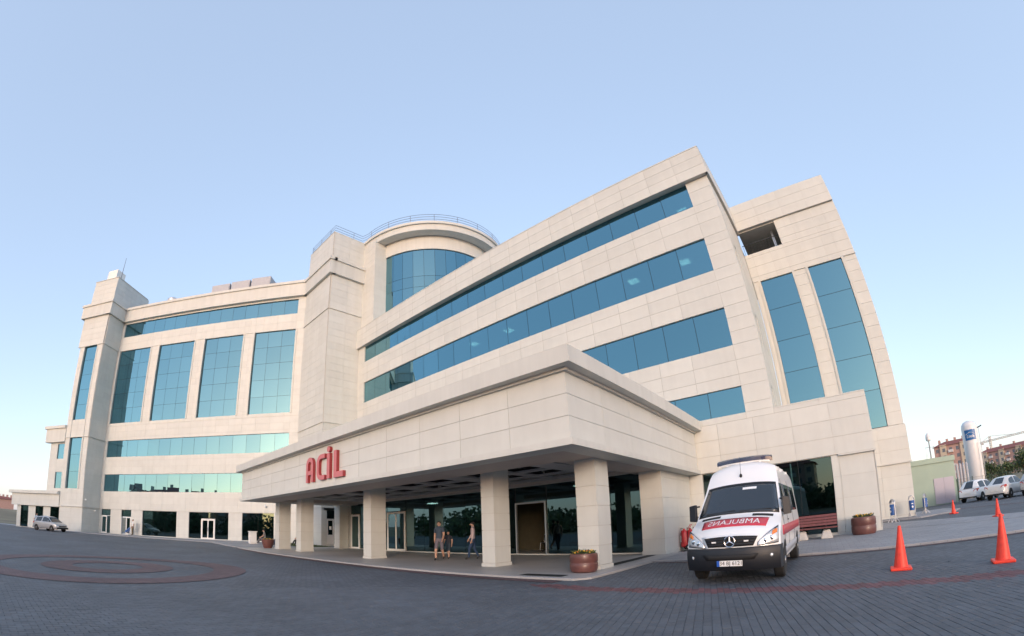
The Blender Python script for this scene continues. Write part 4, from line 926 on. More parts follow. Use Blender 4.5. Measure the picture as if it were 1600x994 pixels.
# ---- passenger cars
def car(label, loc, rz, paint, kind='hatch', group=None, L=4.25, plates=True):
    c = empty('parked_car', loc, rz, label, 'car', group)          # front towards local -y
    if kind == 'sedan':
        Zt = [(0, 0.52), (0.05, 0.66), (0.35, 0.78), (1.05, 0.93), (1.2, 0.95), (3.55, 0.97), (3.75, 0.98), (4.3, 0.96), (4.42, 0.80), (4.48, 0.55)]
        Zr = [(1.0, 0.92), (1.75, 1.38), (2.2, 1.45), (2.8, 1.43), (3.2, 1.36), (3.85, 0.97)]; L = 4.48
    else:
        Zt = [(0, 0.52), (0.05, 0.66), (0.35, 0.80), (1.0, 0.95), (1.15, 0.97), (3.8, 1.0), (4.05, 0.98), (4.2, 0.80), (4.25, 0.55)]
        Zr = [(0.95, 0.94), (1.65, 1.42), (2.1, 1.51), (3.0, 1.52), (3.6, 1.46), (4.08, 0.98)]
    hw = 0.88
    def wy(y): return hw * (1 - 0.10 * ss(0.7, 0.0, y) - 0.22 * ss(0.22, 0.0, y) - 0.08 * ss(L - 0.7, L, y) - 0.10 * ss(L - 0.15, L, y))
    g = MB(); secs = []; ysb = [0, 0.03, 0.09, 0.2, 0.35, 0.6, 0.9, 1.1, 1.5, 2.0, 2.6, 3.2, 3.6, 3.85, L - 0.3, L - 0.15, L - 0.06, L]
    for y in ysb:
        w, zt = wy(y), interp(Zt, y); zb = 0.24 if 0.3 < y < L - 0.3 else 0.30
        half = [(0.90 * w, zb), (0.97 * w, zb + 0.08), (1.0 * w, 0.42), (1.0 * w, min(0.62, zt - 0.05)), (0.975 * w, zt - 0.05), (0.90 * w, zt - 0.012), (0.6 * w, zt + 0.01), (0.3 * w, zt + 0.018), (0, zt + 0.02)]
        secs.append([(-x, y, z) for x, z in half] + [(x, y, z) for x, z in half[-2::-1]])
    n_ = len(secs[0]); g.add([p for s_ in secs for p in s_], [(i * n_ + k, i * n_ + k + 1, (i + 1) * n_ + k + 1, (i + 1) * n_ + k) for i in range(len(secs) - 1) for k in range(n_ - 1)])
    g.add(secs[0], [tuple(range(n_))]); g.add(secs[-1], [tuple(range(n_))[::-1]])
    bd = g.build('body', paint, c, True); sbs = bd.modifiers.new('round', 'SUBSURF'); sbs.levels = 1; sbs.render_levels = 1
    def roof(y): return interp(Zr, y)
    y0, y1 = Zr[0][0], Zr[-1][0]
    def wt(y): t = (roof(y) - 0.95) / 0.55; return 0.80 - 0.20 * max(0, t)
    ysr = [y0 + (y1 - y0) * k / 22 for k in range(23)]; gh = MB(); gl = MB()
    for i in range(22):
        a, b = ysr[i], ysr[i + 1]
        def sec(y):
            zr = roof(y); zb = interp(Zt, y) - 0.02; w = wt(y); wb = 0.815
            return [(-wb, y, zb), (-lerp(wb, w, 0.9), y, lerp(zb, zr - 0.05, 0.9)), (-w * 0.93, y, zr - 0.03), (-w * 0.5, y, zr), (0, y, zr + 0.012), (w * 0.5, y, zr), (w * 0.93, y, zr - 0.03), (lerp(wb, w, 0.9), y, lerp(zb, zr - 0.05, 0.9)), (wb, y, zb)]
        A, B = sec(a), sec(b); ym = (a + b) / 2
        slope = abs(roof(b) - roof(a)) / (b - a)
        for k in range(8):
            q = [A[k], A[k + 1], B[k + 1], B[k]]
            side = k in (0, 7); top = k in (3, 4) or (k in (2, 5) and ym < 2.0)
            glassy = (side and roof(ym) - interp(Zt, ym) > 0.10 and not (abs(ym - (y0 + y1) / 2 - 0.1) < 0.06) and ym < y1 - 0.42) or (top and slope > 0.30)
            (gl if glassy else gh).add(q, [(0, 1, 2, 3)])
    rfo = gh.build('roof', paint, c, True); rfo.modifiers.new('weld', 'WELD').merge_threshold = 0.001;  tag(gl.build('window_glass', M['dkglass'], c, False), kind='stuff')
    for sg in (-1, 1):
        for y in (0.82, L - 0.85 if kind != 'sedan' else 3.55):
            q = MB(); q.lathe([(0.335, sg * 0.0), (0.335, sg * 0.03)], (sg * 0.86, y, 0.31), 20, axis='x'); q.build('wheel_arch', M['black'], c)
            wheel(c, sg * 0.80, y, 0.31, 0.20, sg)
        q = MB(); q.ball((sg * 0.93, 1.32, 1.0), (0.09, 0.06, 0.07), 8, 6); q.build('wing_mirror', paint, c, True)
        q = MB(); q.grid(lambda u, v: (sg * lerp(0.42, 0.80, u), 0.10 + 0.25 * u ** 2, lerp(0.60, 0.70 + 0.06 * u, v)), 5, 2); q.build('headlight', M['lens'], c, True)
        yr = L - 0.02
        q = MB(); q.hexa([(sg * 0.50, yr - 0.02, 0.74), (sg * 0.80, yr - 0.10, 0.72), (sg * 0.84, yr - 0.42, 0.78), (sg * 0.50, yr - 0.2, 0.78), (sg * 0.55, yr - 0.06, 0.86), (sg * 0.80, yr - 0.14, 0.92), (sg * 0.83, yr - 0.40, 0.92), (sg * 0.55, yr - 0.2, 0.9)]); q.build('tail_light', M['redlens'], c)
        for y in (1.95, 2.95): q = MB(); q.box(sg * 0.885 - 0.012, sg * 0.885 + 0.012, y, y + 0.16, 0.80, 0.83); q.build('door_handle', paint, c)
    q = MB(); q.box(-0.76, 0.76, -0.03, 0.06, 0.28, 0.46); q.box(-0.5, 0.5, -0.035, 0.05, 0.54, 0.62); q.build('grille', M['bump'], c)
    q = MB(); q.box(-0.26, 0.26, L - 0.01, L + 0.012, 0.56, 0.66); q.build('number_plate', M['plate'], c)
    q = MB(); q.box(-0.75, 0.75, L - 0.06, L + 0.006, 0.30, 0.40); q.build('rear_bumper_trim', M['bump'], c)
    return c
def hd(dx, dy): return math.atan2(dx, -dy) if False else math.atan2(-(-dx), -dy)     # yaw that points local -y along (dx, dy)
ca1 = car('white estate car parked nearest the green cabin, tail to the road', (11.55, 40.45, gz(13, 42) + STREET_Z), 0, M['wpaint'], 'hatch', 'cars parked beside the gas tank')
ca2 = car('white saloon car parked between the white estate and the silver car', (12.7, 37.35, gz(14, 39) + STREET_Z), 0, M['wpaint2'], 'sedan', 'cars parked beside the gas tank')
ca3 = car('silver car at the right edge of the picture, cut by the frame', (14.7, 35.4, gz(16, 37) + STREET_Z), 0, M['spaint'], 'hatch', 'cars parked beside the gas tank')
ca4 = car('silver car standing by the far left wing of the hospital', (0, 0, 0), 0, M['spaint'], 'hatch')
def face(c, tail, h):                     # put the tail at a point and point the bonnet along heading h (degrees from +x)
    a = R(h) + math.pi / 2; c.rotation_euler.z = a; L = 4.3
    c.location.x = tail[0] + math.cos(R(h)) * L; c.location.y = tail[1] + math.sin(R(h)) * L
face(ca1, (11.6, 40.4), 46); face(ca2, (12.8, 37.3), 46); face(ca3, (14.75, 35.6), 46); face(ca4, (-54.3, -6.8), 45)
ca4.location.z = gz(-52, -4.5) + STREET_Z

# ================================================================== SMALL THINGS
def cone(label, x, y, h, z, group='orange traffic cones'):
    c = empty('traffic_cone', (x, y, z), random.uniform(0, 1.5), label, 'cone', group)
    b = 0.21 * h / 0.9 + 0.02; g = MB(); g.box(-b, b, -b, b, 0, 0.055); o = g.build('base', M['cone'], c)
    bv = o.modifiers.new('b', 'BEVEL'); bv.width = 0.02; bv.segments = 2
    r = 0.165 * h / 0.9; g = MB(); g.lathe([(r, 0.05), (r * 0.93, 0.09), (0.035, h - 0.03), (0.028, h), (0.01, h)], (0, 0, 0), 24); g.build('shaft', M['cone'], c, True)
cone('orange traffic cone nearest the ambulance, in front of the pavement', 1.52, 10.25, 0.82, STREET_Z + 0.02)
cone('large orange traffic cone at the right, nearest the picture edge', 3.42, 9.80, 0.82, STREET_Z + 0.02)
cone('small far orange cone standing between the green cabin and the parked cars', 7.0, 27.2, 0.66, gz(7, 27) + STREET_Z)
cone('small orange cone just behind the large right hand one', 7.3, 21.2, 0.66, gz(7.3, 21) + 0.0)

def planter(label, x, y, z, s=1.0, bowl=False):
    p = empty('planter', (x, y, z), 0, label, 'planter', 'brown planters with flowers'); g = MB()
    if bowl: pr = [(0.30, 0), (0.34, 0.04), (0.45, 0.35), (0.52, 0.62), (0.53, 0.68), (0.47, 0.69), (0.44, 0.60), (0.05, 0.58)]
    else: pr = [(0.34, 0.0), (0.40, 0.03), (0.435, 0.12), (0.44, 0.27), (0.425, 0.295), (0.425, 0.315), (0.44, 0.34), (0.44, 0.50), (0.425, 0.565), (0.38, 0.585), (0.36, 0.54), (0.05, 0.53)]
    g.lathe([(a * s, b * s) for a, b in pr], (0, 0, 0), 36); g.build('pot', M['terracotta'], p, True)
    zt = (0.62 if bowl else 0.54) * s; lf = MB(); f1 = MB(); f2 = MB()
    for k in range(420):
        a, r = random.uniform(0, 6.283), 0.36 * s * math.sqrt(random.random()); q = Vector((r * math.cos(a), r * math.sin(a), zt + random.uniform(0.0, 0.10) * s))
        d = Vector((random.gauss(0, 1), random.gauss(0, 1), random.uniform(0.2, 1.2))).normalized() * random.uniform(0.04, 0.09); w = d.cross(Vector((random.gauss(0, 1), random.gauss(0, 1), 0.3))).normalized() * 0.02
        lf.add([q - w, q + w, q + d + w * 0.3, q + d - w * 0.3], [(0, 1, 2, 3)])
    for k in range(34):
        a, r = random.uniform(0, 6.283), 0.36 * s * math.sqrt(random.random()); (f1 if k % 4 else f2).ball((r * math.cos(a), r * math.sin(a), zt + random.uniform(0.07, 0.13) * s), (0.028, 0.028, 0.018), 6, 4)
    tag(lf.build('leaves', M['leaf'], p), kind='stuff'); tag(f1.build('blossom', M['flower'], p), kind='stuff'); tag(f2.build('blossom', M['flower2'], p), kind='stuff')
planter('brown barrel planter with yellow flowers in front of the near canopy column', -6.48, 11.6, 0.0, 0.94)
planter('brown barrel planter against the stone wall right of the red bench', 1.68, 21.2, 0.0, 1.2)
planter('brown flaring bowl planter beside the farthest canopy column', -31.75, 12.1, gz(-31.7, 12.1), 0.95, True)

def bench(label, x, y, z, rz, L=2.6):
    b = empty('bench', (x, y, z), rz, label, 'bench')
    for k in range(4):
        g = MB(); g.box(-L / 2, L / 2, -0.30 + 0.155 * k, -0.165 + 0.155 * k, 0.42, 0.46); g.build('seat_slat', M['wood_red'], b)
    for k in range(4):
        g = MB(); zz = 0.52 + 0.115 * k; yy = 0.34 + 0.035 * k; g.hexa([(-L / 2, yy, zz), (L / 2, yy, zz), (L / 2, yy + 0.035, zz), (-L / 2, yy + 0.035, zz), (-L / 2, yy + 0.03, zz + 0.095), (L / 2, yy + 0.03, zz + 0.095), (L / 2, yy + 0.065, zz + 0.095), (-L / 2, yy + 0.065, zz + 0.095)]); g.build('back_slat', M['wood_red'], b)
    for sx in (-1, 1):
        g = MB(); x0 = sx * (L / 2 - 0.48); g.hexa([(x0 - 0.27, -0.30, 0), (x0 + 0.27, -0.30, 0), (x0 + 0.27, 0.30, 0), (x0 - 0.27, 0.30, 0), (x0 - 0.15, -0.2, 0.36), (x0 + 0.15, -0.2, 0.36), (x0 + 0.15, 0.24, 0.36), (x0 - 0.15, 0.24, 0.36)])
        o = g.build('foot', M['concrete'], b, True); bv = o.modifiers.new('b', 'BEVEL'); bv.width = 0.06; bv.segments = 3
        g = MB(); g.tube([(x0, 0.2, 0.40), (x0, 0.36, 0.5), (x0, 0.50, 0.95)], 0.02, 6); g.box(x0 - 0.03, x0 + 0.03, -0.28, 0.28, 0.36, 0.42); g.build('bracket', M['dark'], b)
bench('red slatted bench on two pale concrete feet behind the ambulance', -0.42, 21.05, 0.0, 0.0, 2.0)

def trolley(x, y, z, rz, label):
    t = empty('extinguisher_trolley', (x, y, z), rz, label, 'fire extinguisher', 'red wheeled fire extinguishers by the wall')
    g = MB(); g.lathe([(0.12, 0.12), (0.165, 0.17), (0.165, 0.72), (0.13, 0.82), (0.06, 0.87), (0.05, 0.92)], (0, 0, 0), 20); g.build('cylinder', M['redpaint'], t, True)
    g = MB(); g.tube([(-0.13, 0.14, 0.2), (-0.13, 0.17, 0.85), (-0.13, 0.33, 1.08), (0.13, 0.33, 1.08), (0.13, 0.17, 0.85), (0.13, 0.14, 0.2)], 0.014, 6); g.build('handle_frame', M['redpaint'], t)
    g = MB(); g.box(-0.05, 0.05, -0.172, -0.16, 0.35, 0.62); g.build('label_plate', M['plate'], t)
    for sx in (-1, 1):
        g = MB(); g.lathe([(0.05, sx * 0.19), (0.12, sx * 0.19), (0.125, sx * 0.21), (0.12, sx * 0.235), (0.05, sx * 0.235)], (0, 0.12, 0.125), 16, axis='x'); w = g.build('wheel', M['tyre'], t, True)
        g = MB(); g.lathe([(0.06, sx * 0.18), (0.055, sx * 0.243), (0.015, sx * 0.245)], (0, 0.12, 0.125), 12, axis='x'); g.build('hub', M['plate'], w)
    g = MB(); g.tube([(0, -0.02, 0.9), (0.1, -0.16, 0.95), (0.17, -0.17, 0.7), (0.16, -0.15, 0.3)], 0.014, 6); g.build('hose', M['black'], t)
for k, lab in enumerate(('red wheeled extinguisher at the wall end, its white wheel hub showing', 'red wheeled extinguisher next to the one with its hub showing', 'third red wheeled extinguisher, partly behind the ambulance', 'red wheeled extinguisher nearest the ambulance, mostly hidden by it')):
    trolley(-5.90 + 0.23 * k, 19.75 + 0.16 * k, 0.0, R(-60), lab)

def litter_bin(x, y, z, rz, label):
    b = empty('litter_bin', (x, y, z), rz, label, 'litter bin', 'blue litter bins on tubular stands')
    arch = [(-0.17, 0, 0.0)] + [(-0.17, 0, 0.9)] + [(-0.17 * math.cos(a * math.pi / 8), 0, 0.9 + 0.19 * math.sin(a * math.pi / 8)) for a in range(1, 8)] + [(0.17, 0, 0.9), (0.17, 0, 0.0)]
    g = MB(); g.tube(arch, 0.022, 8)
    for sx in (-1, 1): g.tube([(sx * 0.17, -0.24, 0.01), (sx * 0.17, -0.1, 0.16), (sx * 0.17, 0.0, 0.22), (sx * 0.17, 0.1, 0.16), (sx * 0.17, 0.24, 0.01)], 0.02, 6)
    g.build('stand', M['zinc'], b, True)
    g = MB(); g.lathe([(0.12, 0.34), (0.14, 0.36), (0.145, 0.82), (0.13, 0.84), (0.125, 0.80), (0.02, 0.5)], (0, 0, 0), 20); g.build('bucket', M['blue'], b, True)
    g = MB(); g.lathe([(0.05, -0.147), (0.05, -0.152), (0.01, -0.153)], (0, 0, 0.52), 14, axis='y'); g.build('badge', M['whitevinyl'], b); g = MB(); g.box(-0.05, 0.05, -0.152, -0.147, 0.66, 0.70); g.build('label_strip', M['whitevinyl'], b)
    g = MB(); g.grid(lambda u, v: (0.15 * math.cos(math.pi * u), 0.16 * (v - 0.5), 0.90 + 0.15 * math.sin(math.pi * u)), 10, 1); g.build('hood', M['zinc'], b, True)
litter_bin(3.55, 25.6, gz(3.5, 25.6), R(-60), 'blue litter bin nearest the barrel planter, left of the three')
litter_bin(5.0, 28.3, gz(5, 28.3), R(5), 'blue litter bin with round white badge close to the wall end')
litter_bin(6.15, 30.3, gz(6.1, 30.3), R(70), 'blue litter bin seen edge on before the green cabin')
g = MB(); g.box(-38.75, -38.25, 12.9, 13.5, gz(-38.5, 13.2) + 0.05, gz(-38.5, 13.2) + 1.05); g.box(-38.8, -38.2, 12.85, 13.55, gz(-38.5, 13.2) + 1.05, gz(-38.5, 13.2) + 1.12); g.box(-38.7, -38.3, 12.95, 13.45, gz(-38.5, 13.2), gz(-38.5, 13.2) + 0.05)
cab = empty('utility_cabinet', (-38.5, 13.2, 0), 0, 'small white utility cabinet standing on the walk before the dark shopfront', 'cabinet'); ABS.add(cab.name); g.build('casing', M['white_frame'], cab)
g = MB(); g.box(-38.245, -38.24, 12.95, 13.45, 0.35, 1.1); g.build('door', M['plate'], cab)

# ================================================================== PEOPLE
M['skin'] = pmat('skin', (0.42, 0.25, 0.18), 0.6); M['hair'] = pmat('dark_hair', (0.02, 0.015, 0.012), 0.7)
CLOTH = {}
def cloth(rgb):
    if rgb not in CLOTH: CLOTH[rgb] = pmat('cloth_%02d' % len(CLOTH), rgb, 0.85, var=0.12, vscale=9)
    return CLOTH[rgb]
def person(label, loc, rz, J, shirt, legs, shoes=(0.03, 0.03, 0.03), h=1.75, shorts=False, short_sleeve=True, group=None):
    """J overrides joints (metres, for a 1.75 m body facing local -y)."""
    p = {'pel': (0, 0, 0.95), 'belly': (0, 0, 1.10), 'chest': (0, 0, 1.30), 'nb': (0, 0.01, 1.46), 'neck': (0, 0, 1.53), 'head': (0, -0.02, 1.63), 'top': (0, -0.01, 1.72)}
    for sd, sx in (('l', -1), ('r', 1)):
        p.update({'sh' + sd: (sx * 0.18, 0, 1.42), 'el' + sd: (sx * 0.24, 0.03, 1.14), 'wr' + sd: (sx * 0.25, -0.05, 0.90), 'ha' + sd: (sx * 0.25, -0.08, 0.82),
                  'hi' + sd: (sx * 0.10, 0, 0.90), 'kn' + sd: (sx * 0.10, -0.02, 0.50), 'an' + sd: (sx * 0.10, 0.02, 0.09), 'to' + sd: (sx * 0.11, -0.16, 0.04)})
    p.update(J); k = h / 1.75
    names = list(p); idx = {n_: i for i, n_ in enumerate(names)}
    E = [('pel', 'belly'), ('belly', 'chest'), ('chest', 'nb'), ('nb', 'neck'), ('neck', 'head'), ('head', 'top')]
    for s_ in 'lr': E += [('nb', 'sh' + s_), ('sh' + s_, 'el' + s_), ('el' + s_, 'wr' + s_), ('wr' + s_, 'ha' + s_), ('pel', 'hi' + s_), ('hi' + s_, 'kn' + s_), ('kn' + s_, 'an' + s_), ('an' + s_, 'to' + s_)]
    rad = {'pel': (.175, .125), 'belly': (.165, .115), 'chest': (.185, .125), 'nb': (.10, .08), 'neck': (.055, .055), 'head': (.088, .105), 'top': (.066, .082)}
    for s_ in 'lr': rad.update({'sh' + s_: (.078, .075), 'el' + s_: (.055, .055), 'wr' + s_: (.036, .036), 'ha' + s_: (.040, .024), 'hi' + s_: (.112, .112), 'kn' + s_: (.078, .078), 'an' + s_: (.043, .043), 'to' + s_: (.04, .03)})
    me = bpy.data.meshes.new('person'); me.from_pydata([tuple(c * k for c in p[n_]) for n_ in names], [(idx[a], idx[b]) for a, b in E], []); me.update()
    o = bpy.data.objects.new('person', me); COL.objects.link(o)
    sk = o.modifiers.new('skin', 'SKIN'); sk.branch_smoothing = 0.4
    for n_ in names: me.skin_vertices[0].data[idx[n_]].radius = tuple(c * k for c in rad[n_])
    me.skin_vertices[0].data[idx['pel']].use_root = True
    sb = o.modifiers.new('sub', 'SUBSURF'); sb.levels = 2; sb.render_levels = 2
    dg = bpy.context.evaluated_depsgraph_get(); dg.update(); m2 = bpy.data.meshes.new_from_object(o.evaluated_get(dg)); o.modifiers.clear(); o.data = m2
    for m_ in (M['skin'], cloth(shirt), cloth(legs), cloth(shoes)): m2.materials.append(m_)
    def mat_of(a, b, t):
        e = {a[:2], b[:2]}
        if a in ('neck', 'head', 'nb') and b in ('neck', 'head', 'top'): return 0 if (b != 'neck' or t > 0.5) else 1
        if a in ('pel',) and b == 'belly': return 2 if t < 0.25 else 1
        if a in ('belly', 'chest') or b[:2] == 'sh': return 1
        if a[:2] == 'sh': return 1 if (not short_sleeve or t < 0.6) else 0
        if a[:2] == 'el': return 0 if short_sleeve else 1
        if a[:2] == 'wr': return 0
        if b[:2] == 'hi': return 2
        if a[:2] == 'hi': return 2
        if a[:2] == 'kn': return 0 if shorts else (2 if t < 0.93 else 3)
        return 3
    P = {n_: Vector(p[n_]) * k for n_ in names}
    for f in m2.polygons:
        c = Vector(f.center); best = (9, 0)
        for a, b in E:
            d = P[b] - P[a]; t = max(0, min(1, (c - P[a]).dot(d) / max(1e-9, d.length_squared))); q = (c - P[a] - d * t).length / (rad[a][0] * (1 - t) + rad[b][0] * t)
            if q < best[0]: best = (q, mat_of(a, b, t))
        f.material_index = best[1]; f.use_smooth = True
    H = P['head']; hr = MB(); cap = []
    hr.ball((H.x, H.y + 0.034 * k, H.z + 0.046 * k), (0.094 * k, 0.098 * k, 0.082 * k), 14, 10); hr.build('hair', M['hair'], o, True)
    def bit(nm, c, r, mat): q = MB(); q.ball(c, r, 6, 5); q.build(nm, mat, o, True)
    bit('nose', (H.x, H.y - 0.105 * k, H.z - 0.01 * k), (0.013 * k, 0.02 * k, 0.02 * k), M['skin']); bit('mouth', (H.x, H.y - 0.094 * k, H.z - 0.047 * k), (0.022 * k, 0.006 * k, 0.005 * k), M['hair'])
    for sx in (-1, 1): bit('eye', (H.x + sx * 0.032 * k, H.y - 0.092 * k, H.z + 0.015 * k), 0.010 * k, M['hair']); bit('ear', (H.x + sx * 0.085 * k, H.y, H.z), (0.012 * k, 0.02 * k, 0.03 * k), M['skin'])
    for s_, sx in (('l', -1), ('r', 1)):
        fg = MB()
        d = (P['ha' + s_] - P['wr' + s_]).normalized(); a0 = P['ha' + s_]; side = d.cross(Vector((1, 0, 0))).normalized()
        for q, ln in ((-0.027, .062), (-0.009, .075), (0.009, .072), (0.027, .055)):
            b0 = a0 + side * q * k; b1 = b0 + d * ln * 0.55 * k; b2 = b1 + (d * 0.7 + Vector((-sx * 0.6, 0, 0))).normalized() * ln * 0.5 * k; fg.tube([b0, b1, b2], [0.010 * k, 0.009 * k, 0.007 * k], 6)
        b0 = P['wr' + s_] + (a0 - P['wr' + s_]) * 0.55 + side * (-0.028 * k); fg.tube([b0, b0 + (d * 0.5 - side * 0.8) * 0.03 * k, b0 + (d * 1.3 - side * 0.9) * 0.04 * k], [0.011 * k, 0.010 * k, 0.008 * k], 6)
        fg.build('fingers', M['skin'], o, True)
    o.location = loc; o.rotation_euler = (0, 0, rz); tag(o, label, 'person', group); return o
walkA = {'hil': (-0.10, 0, .90), 'knl': (-0.10, -0.20, .53), 'anl': (-0.10, -0.24, .10), 'tol': (-0.11, -0.42, .05), 'knr': (0.10, 0.08, .50), 'anr': (0.10, 0.33, .16), 'tor': (0.11, 0.22, .05),
         'ell': (-0.24, 0.16, 1.16), 'wrl': (-0.25, 0.10, .92), 'hal': (-0.25, 0.08, .84), 'elr': (0.24, -0.08, 1.15), 'wrr': (0.24, -0.26, .97), 'har': (0.23, -0.31, .90)}
walkB = {'knl': (-0.10, 0.06, .50), 'anl': (-0.10, 0.26, .13), 'tol': (-0.11, 0.14, .04), 'knr': (0.10, -0.16, .52), 'anr': (0.10, -0.20, .09), 'tor': (0.11, -0.37, .04), 'ell': (-0.24, -0.06, 1.15), 'wrl': (-0.25, -0.20, .95), 'hal': (-0.25, -0.24, .88)}
sitP = {'pel': (0, 0.10, 0.52), 'belly': (0, 0.12, 0.68), 'chest': (0, 0.08, 0.88), 'nb': (0, 0.06, 1.04), 'neck': (0, 0.03, 1.11), 'head': (0, -0.01, 1.21), 'top': (0, 0.0, 1.30),
        'shl': (-.18, .05, 1.0), 'shr': (.18, .05, 1.0), 'ell': (-.25, -.05, .76), 'elr': (.25, -.05, .76), 'wrl': (-.16, -.26, .66), 'wrr': (.16, -.26, .66), 'hal': (-.12, -.33, .64), 'har': (.12, -.33, .64),
        'hil': (-.10, .06, .50), 'hir': (.10, .06, .50), 'knl': (-.12, -.36, .52), 'knr': (.12, -.36, .50), 'anl': (-.12, -.44, .10), 'anr': (.12, -.60, .12), 'tol': (-.13, -.62, .05), 'tor': (.13, -.78, .08)}
def toward(dx, dy): return math.atan2(dx, -dy)            # yaw so that local -y looks along (dx, dy)
person('man walking under the canopy in a dark blue t shirt and grey shorts', (-14.95, 13.75, 0.0), toward(0.5, -0.85), walkA, (0.035, 0.055, 0.085), (0.13, 0.12, 0.15), h=1.78, shorts=True)
person('shorter person in dark clothes walking just behind the man in shorts', (-15.4, 14.75, 0.0), toward(0.35, -0.9), walkB, (0.03, 0.035, 0.05), (0.025, 0.04, 0.06), h=1.32, shorts=True)
person('man in a pale shirt and blue jeans walking beside the second column', (-13.95, 14.9, 0.0), toward(-0.75, -0.65), walkB, (0.42, 0.34, 0.35), (0.02, 0.045, 0.10), h=1.72, short_sleeve=False)
person('standing person in a white shirt and brown trousers beside the open side door', (*LW.P(ls(19.75), 0.75, gz(-55, 4))[:3],), toward(0.3, -1), {}, (0.70, 0.70, 0.70), (0.10, 0.08, 0.05), h=1.76)
person('person in a light blue shirt and dark trousers standing behind the silver car', (-55.4, -7.1, gz(-55, -7) + STREET_Z), toward(1, 0.8), walkA, (0.50, 0.58, 0.68), (0.02, 0.02, 0.03), h=1.75)
lbz = gz(-37, 14.3)
def low_seat(label, x, y, rz, L):
    s_ = empty('stone_seat', (x, y, gz(x, y)), rz, label, 'bench'); g = MB(); g.box(-L / 2, L / 2, -0.2, 0.25, 0.36, 0.44); g.build('slab', M['concrete'], s_)
    for sx in (-1, 1): g = MB(); g.box(sx * (L / 2 - 0.3) - 0.1, sx * (L / 2 - 0.3) + 0.1, -0.15, 0.2, 0, 0.36); g.build('foot', M['concrete'], s_)
low_seat('low stone seat under the sitting people left of the columns', -37.0, 14.75, R(40), 1.9)
person('seated person in a grey top with legs stretched forward, left of the bowl planter', (-37.95, 14.05, lbz - 0.02), toward(-0.35, -0.95), sitP, (0.20, 0.19, 0.18), (0.10, 0.10, 0.11), (0.5, 0.5, 0.5))
person('seated person in a white shirt half hidden behind the bowl planter', (-36.6, 14.95, lbz - 0.02), toward(0.5, -0.9), sitP, (0.62, 0.63, 0.70), (0.03, 0.04, 0.08))
low_seat('low stone seat seen between the two farthest columns', -35.1, 16.3, R(0), 1.6)
person('seated person in a red top seen between the two farthest columns', (-34.9, 16.1, gz(-35, 16) - 0.02), toward(-0.8, -0.6), sitP, (0.30, 0.10, 0.10), (0.02, 0.02, 0.025))
st = empty('stroller', (*LW.P(ls(20.45), 0.9, gz(-55, 4))[:3],), R(20), 'small blue pushchair beside the standing person at the side door', 'pushchair')
g = MB(); g.hexa([(-0.2, -0.25, 0.32), (0.2, -0.25, 0.32), (0.2, 0.2, 0.30), (-0.2, 0.2, 0.30), (-0.2, -0.15, 0.48), (0.2, -0.15, 0.48), (0.2, 0.32, 0.85), (-0.2, 0.32, 0.85)]); g.build('seat', M['blue'], st)
g = MB()
for sx in (-1, 1): g.tube([(sx * 0.22, -0.35, 0.1), (sx * 0.22, 0.1, 0.5), (sx * 0.22, 0.5, 1.0)], 0.014, 6); g.tube([(sx * 0.22, 0.35, 0.1), (sx * 0.22, 0.0, 0.5)], 0.014, 6)
g.tube([(-0.22, 0.5, 1.0), (0.22, 0.5, 1.0)], 0.016, 6); g.build('frame', M['zinc'], st)
for sx in (-1, 1):
    for y in (-0.35, 0.35): g = MB(); g.lathe([(0.03, -0.015), (0.1, -0.015), (0.1, 0.015), (0.03, 0.015)], (sx * 0.23, y, 0.1), 14, axis='x'); g.build('wheel', M['plate'], st)
# wheelchairs standing in the open lobby door
def wheelchair(x, y, label):
    w = empty('wheelchair', (x, y, 0.0), R(10), label, 'wheelchair', 'folded wheelchairs inside the open door')
    for sx in (-1, 1):
        g = MB(); g.tube([(sx * 0.28, 0.30 * math.cos(a * math.pi / 10), 0.31 + 0.30 * math.sin(a * math.pi / 10)) for a in range(21)], 0.016, 6, cap=False); g.build('wheel', M['black'], w)
        g = MB(); g.tube([(sx * 0.24, -0.45, 0.12), (sx * 0.24, -0.35, 0.5), (sx * 0.24, 0.15, 0.5), (sx * 0.24, 0.2, 0.95), (sx * 0.24, 0.32, 0.97)], 0.014, 6); g.build('side_frame', M['zinc'], w)
    g = MB(); g.box(-0.23, 0.23, -0.3, 0.15, 0.47, 0.50); g.build('seat', M['black'], w); g = MB(); g.box(-0.23, 0.23, 0.15, 0.18, 0.52, 0.92); g.build('backrest', M['black'], w)
for k in range(3): wheelchair(-13.95 + 0.62 * k, 20.9 + 0.25 * (k % 2), ('leftmost wheelchair in the open lobby door', 'middle wheelchair in the open lobby door', 'rightmost wheelchair in the open lobby door')[k])

# ================================================================== BEYOND: cabin, tank, mast, fence, flats, trees
M['cabin'] = pmat('pale_green_sheet', (0.33, 0.43, 0.36), 0.6, var=0.05, vscale=0.7); M['cabin_door'] = pmat('lilac_grey_door', (0.45, 0.43, 0.50), 0.6)
M['tank'] = pmat('white_tank_enamel', (0.74, 0.74, 0.75), 0.35, var=0.03); M['logo'] = pmat('logo_blue', (0.015, 0.13, 0.36), 0.4)
M['flat1'] = pmat('salmon_render', (0.46, 0.29, 0.25), 0.85, var=0.08); M['flat2'] = pmat('cream_render', (0.55, 0.45, 0.34), 0.85, var=0.08); M['rooft'] = pmat('red_roof_tile', (0.26, 0.085, 0.065), 0.8, var=0.15, bump=0.3, bscale=2)
M['flatwin'] = pmat('hazed_far_window', (0.14, 0.15, 0.17), 0.15); M['balc'] = pmat('balcony_white', (0.62, 0.60, 0.58), 0.8)  # flats' windows and walls lightened, standing in for distance haze
zc = gz(9, 45) - 0.02
cbn = empty('equipment_cabin', (9.0, 45.0, zc), 0, 'pale green flat roofed equipment cabin with lilac grey doors', 'cabin')
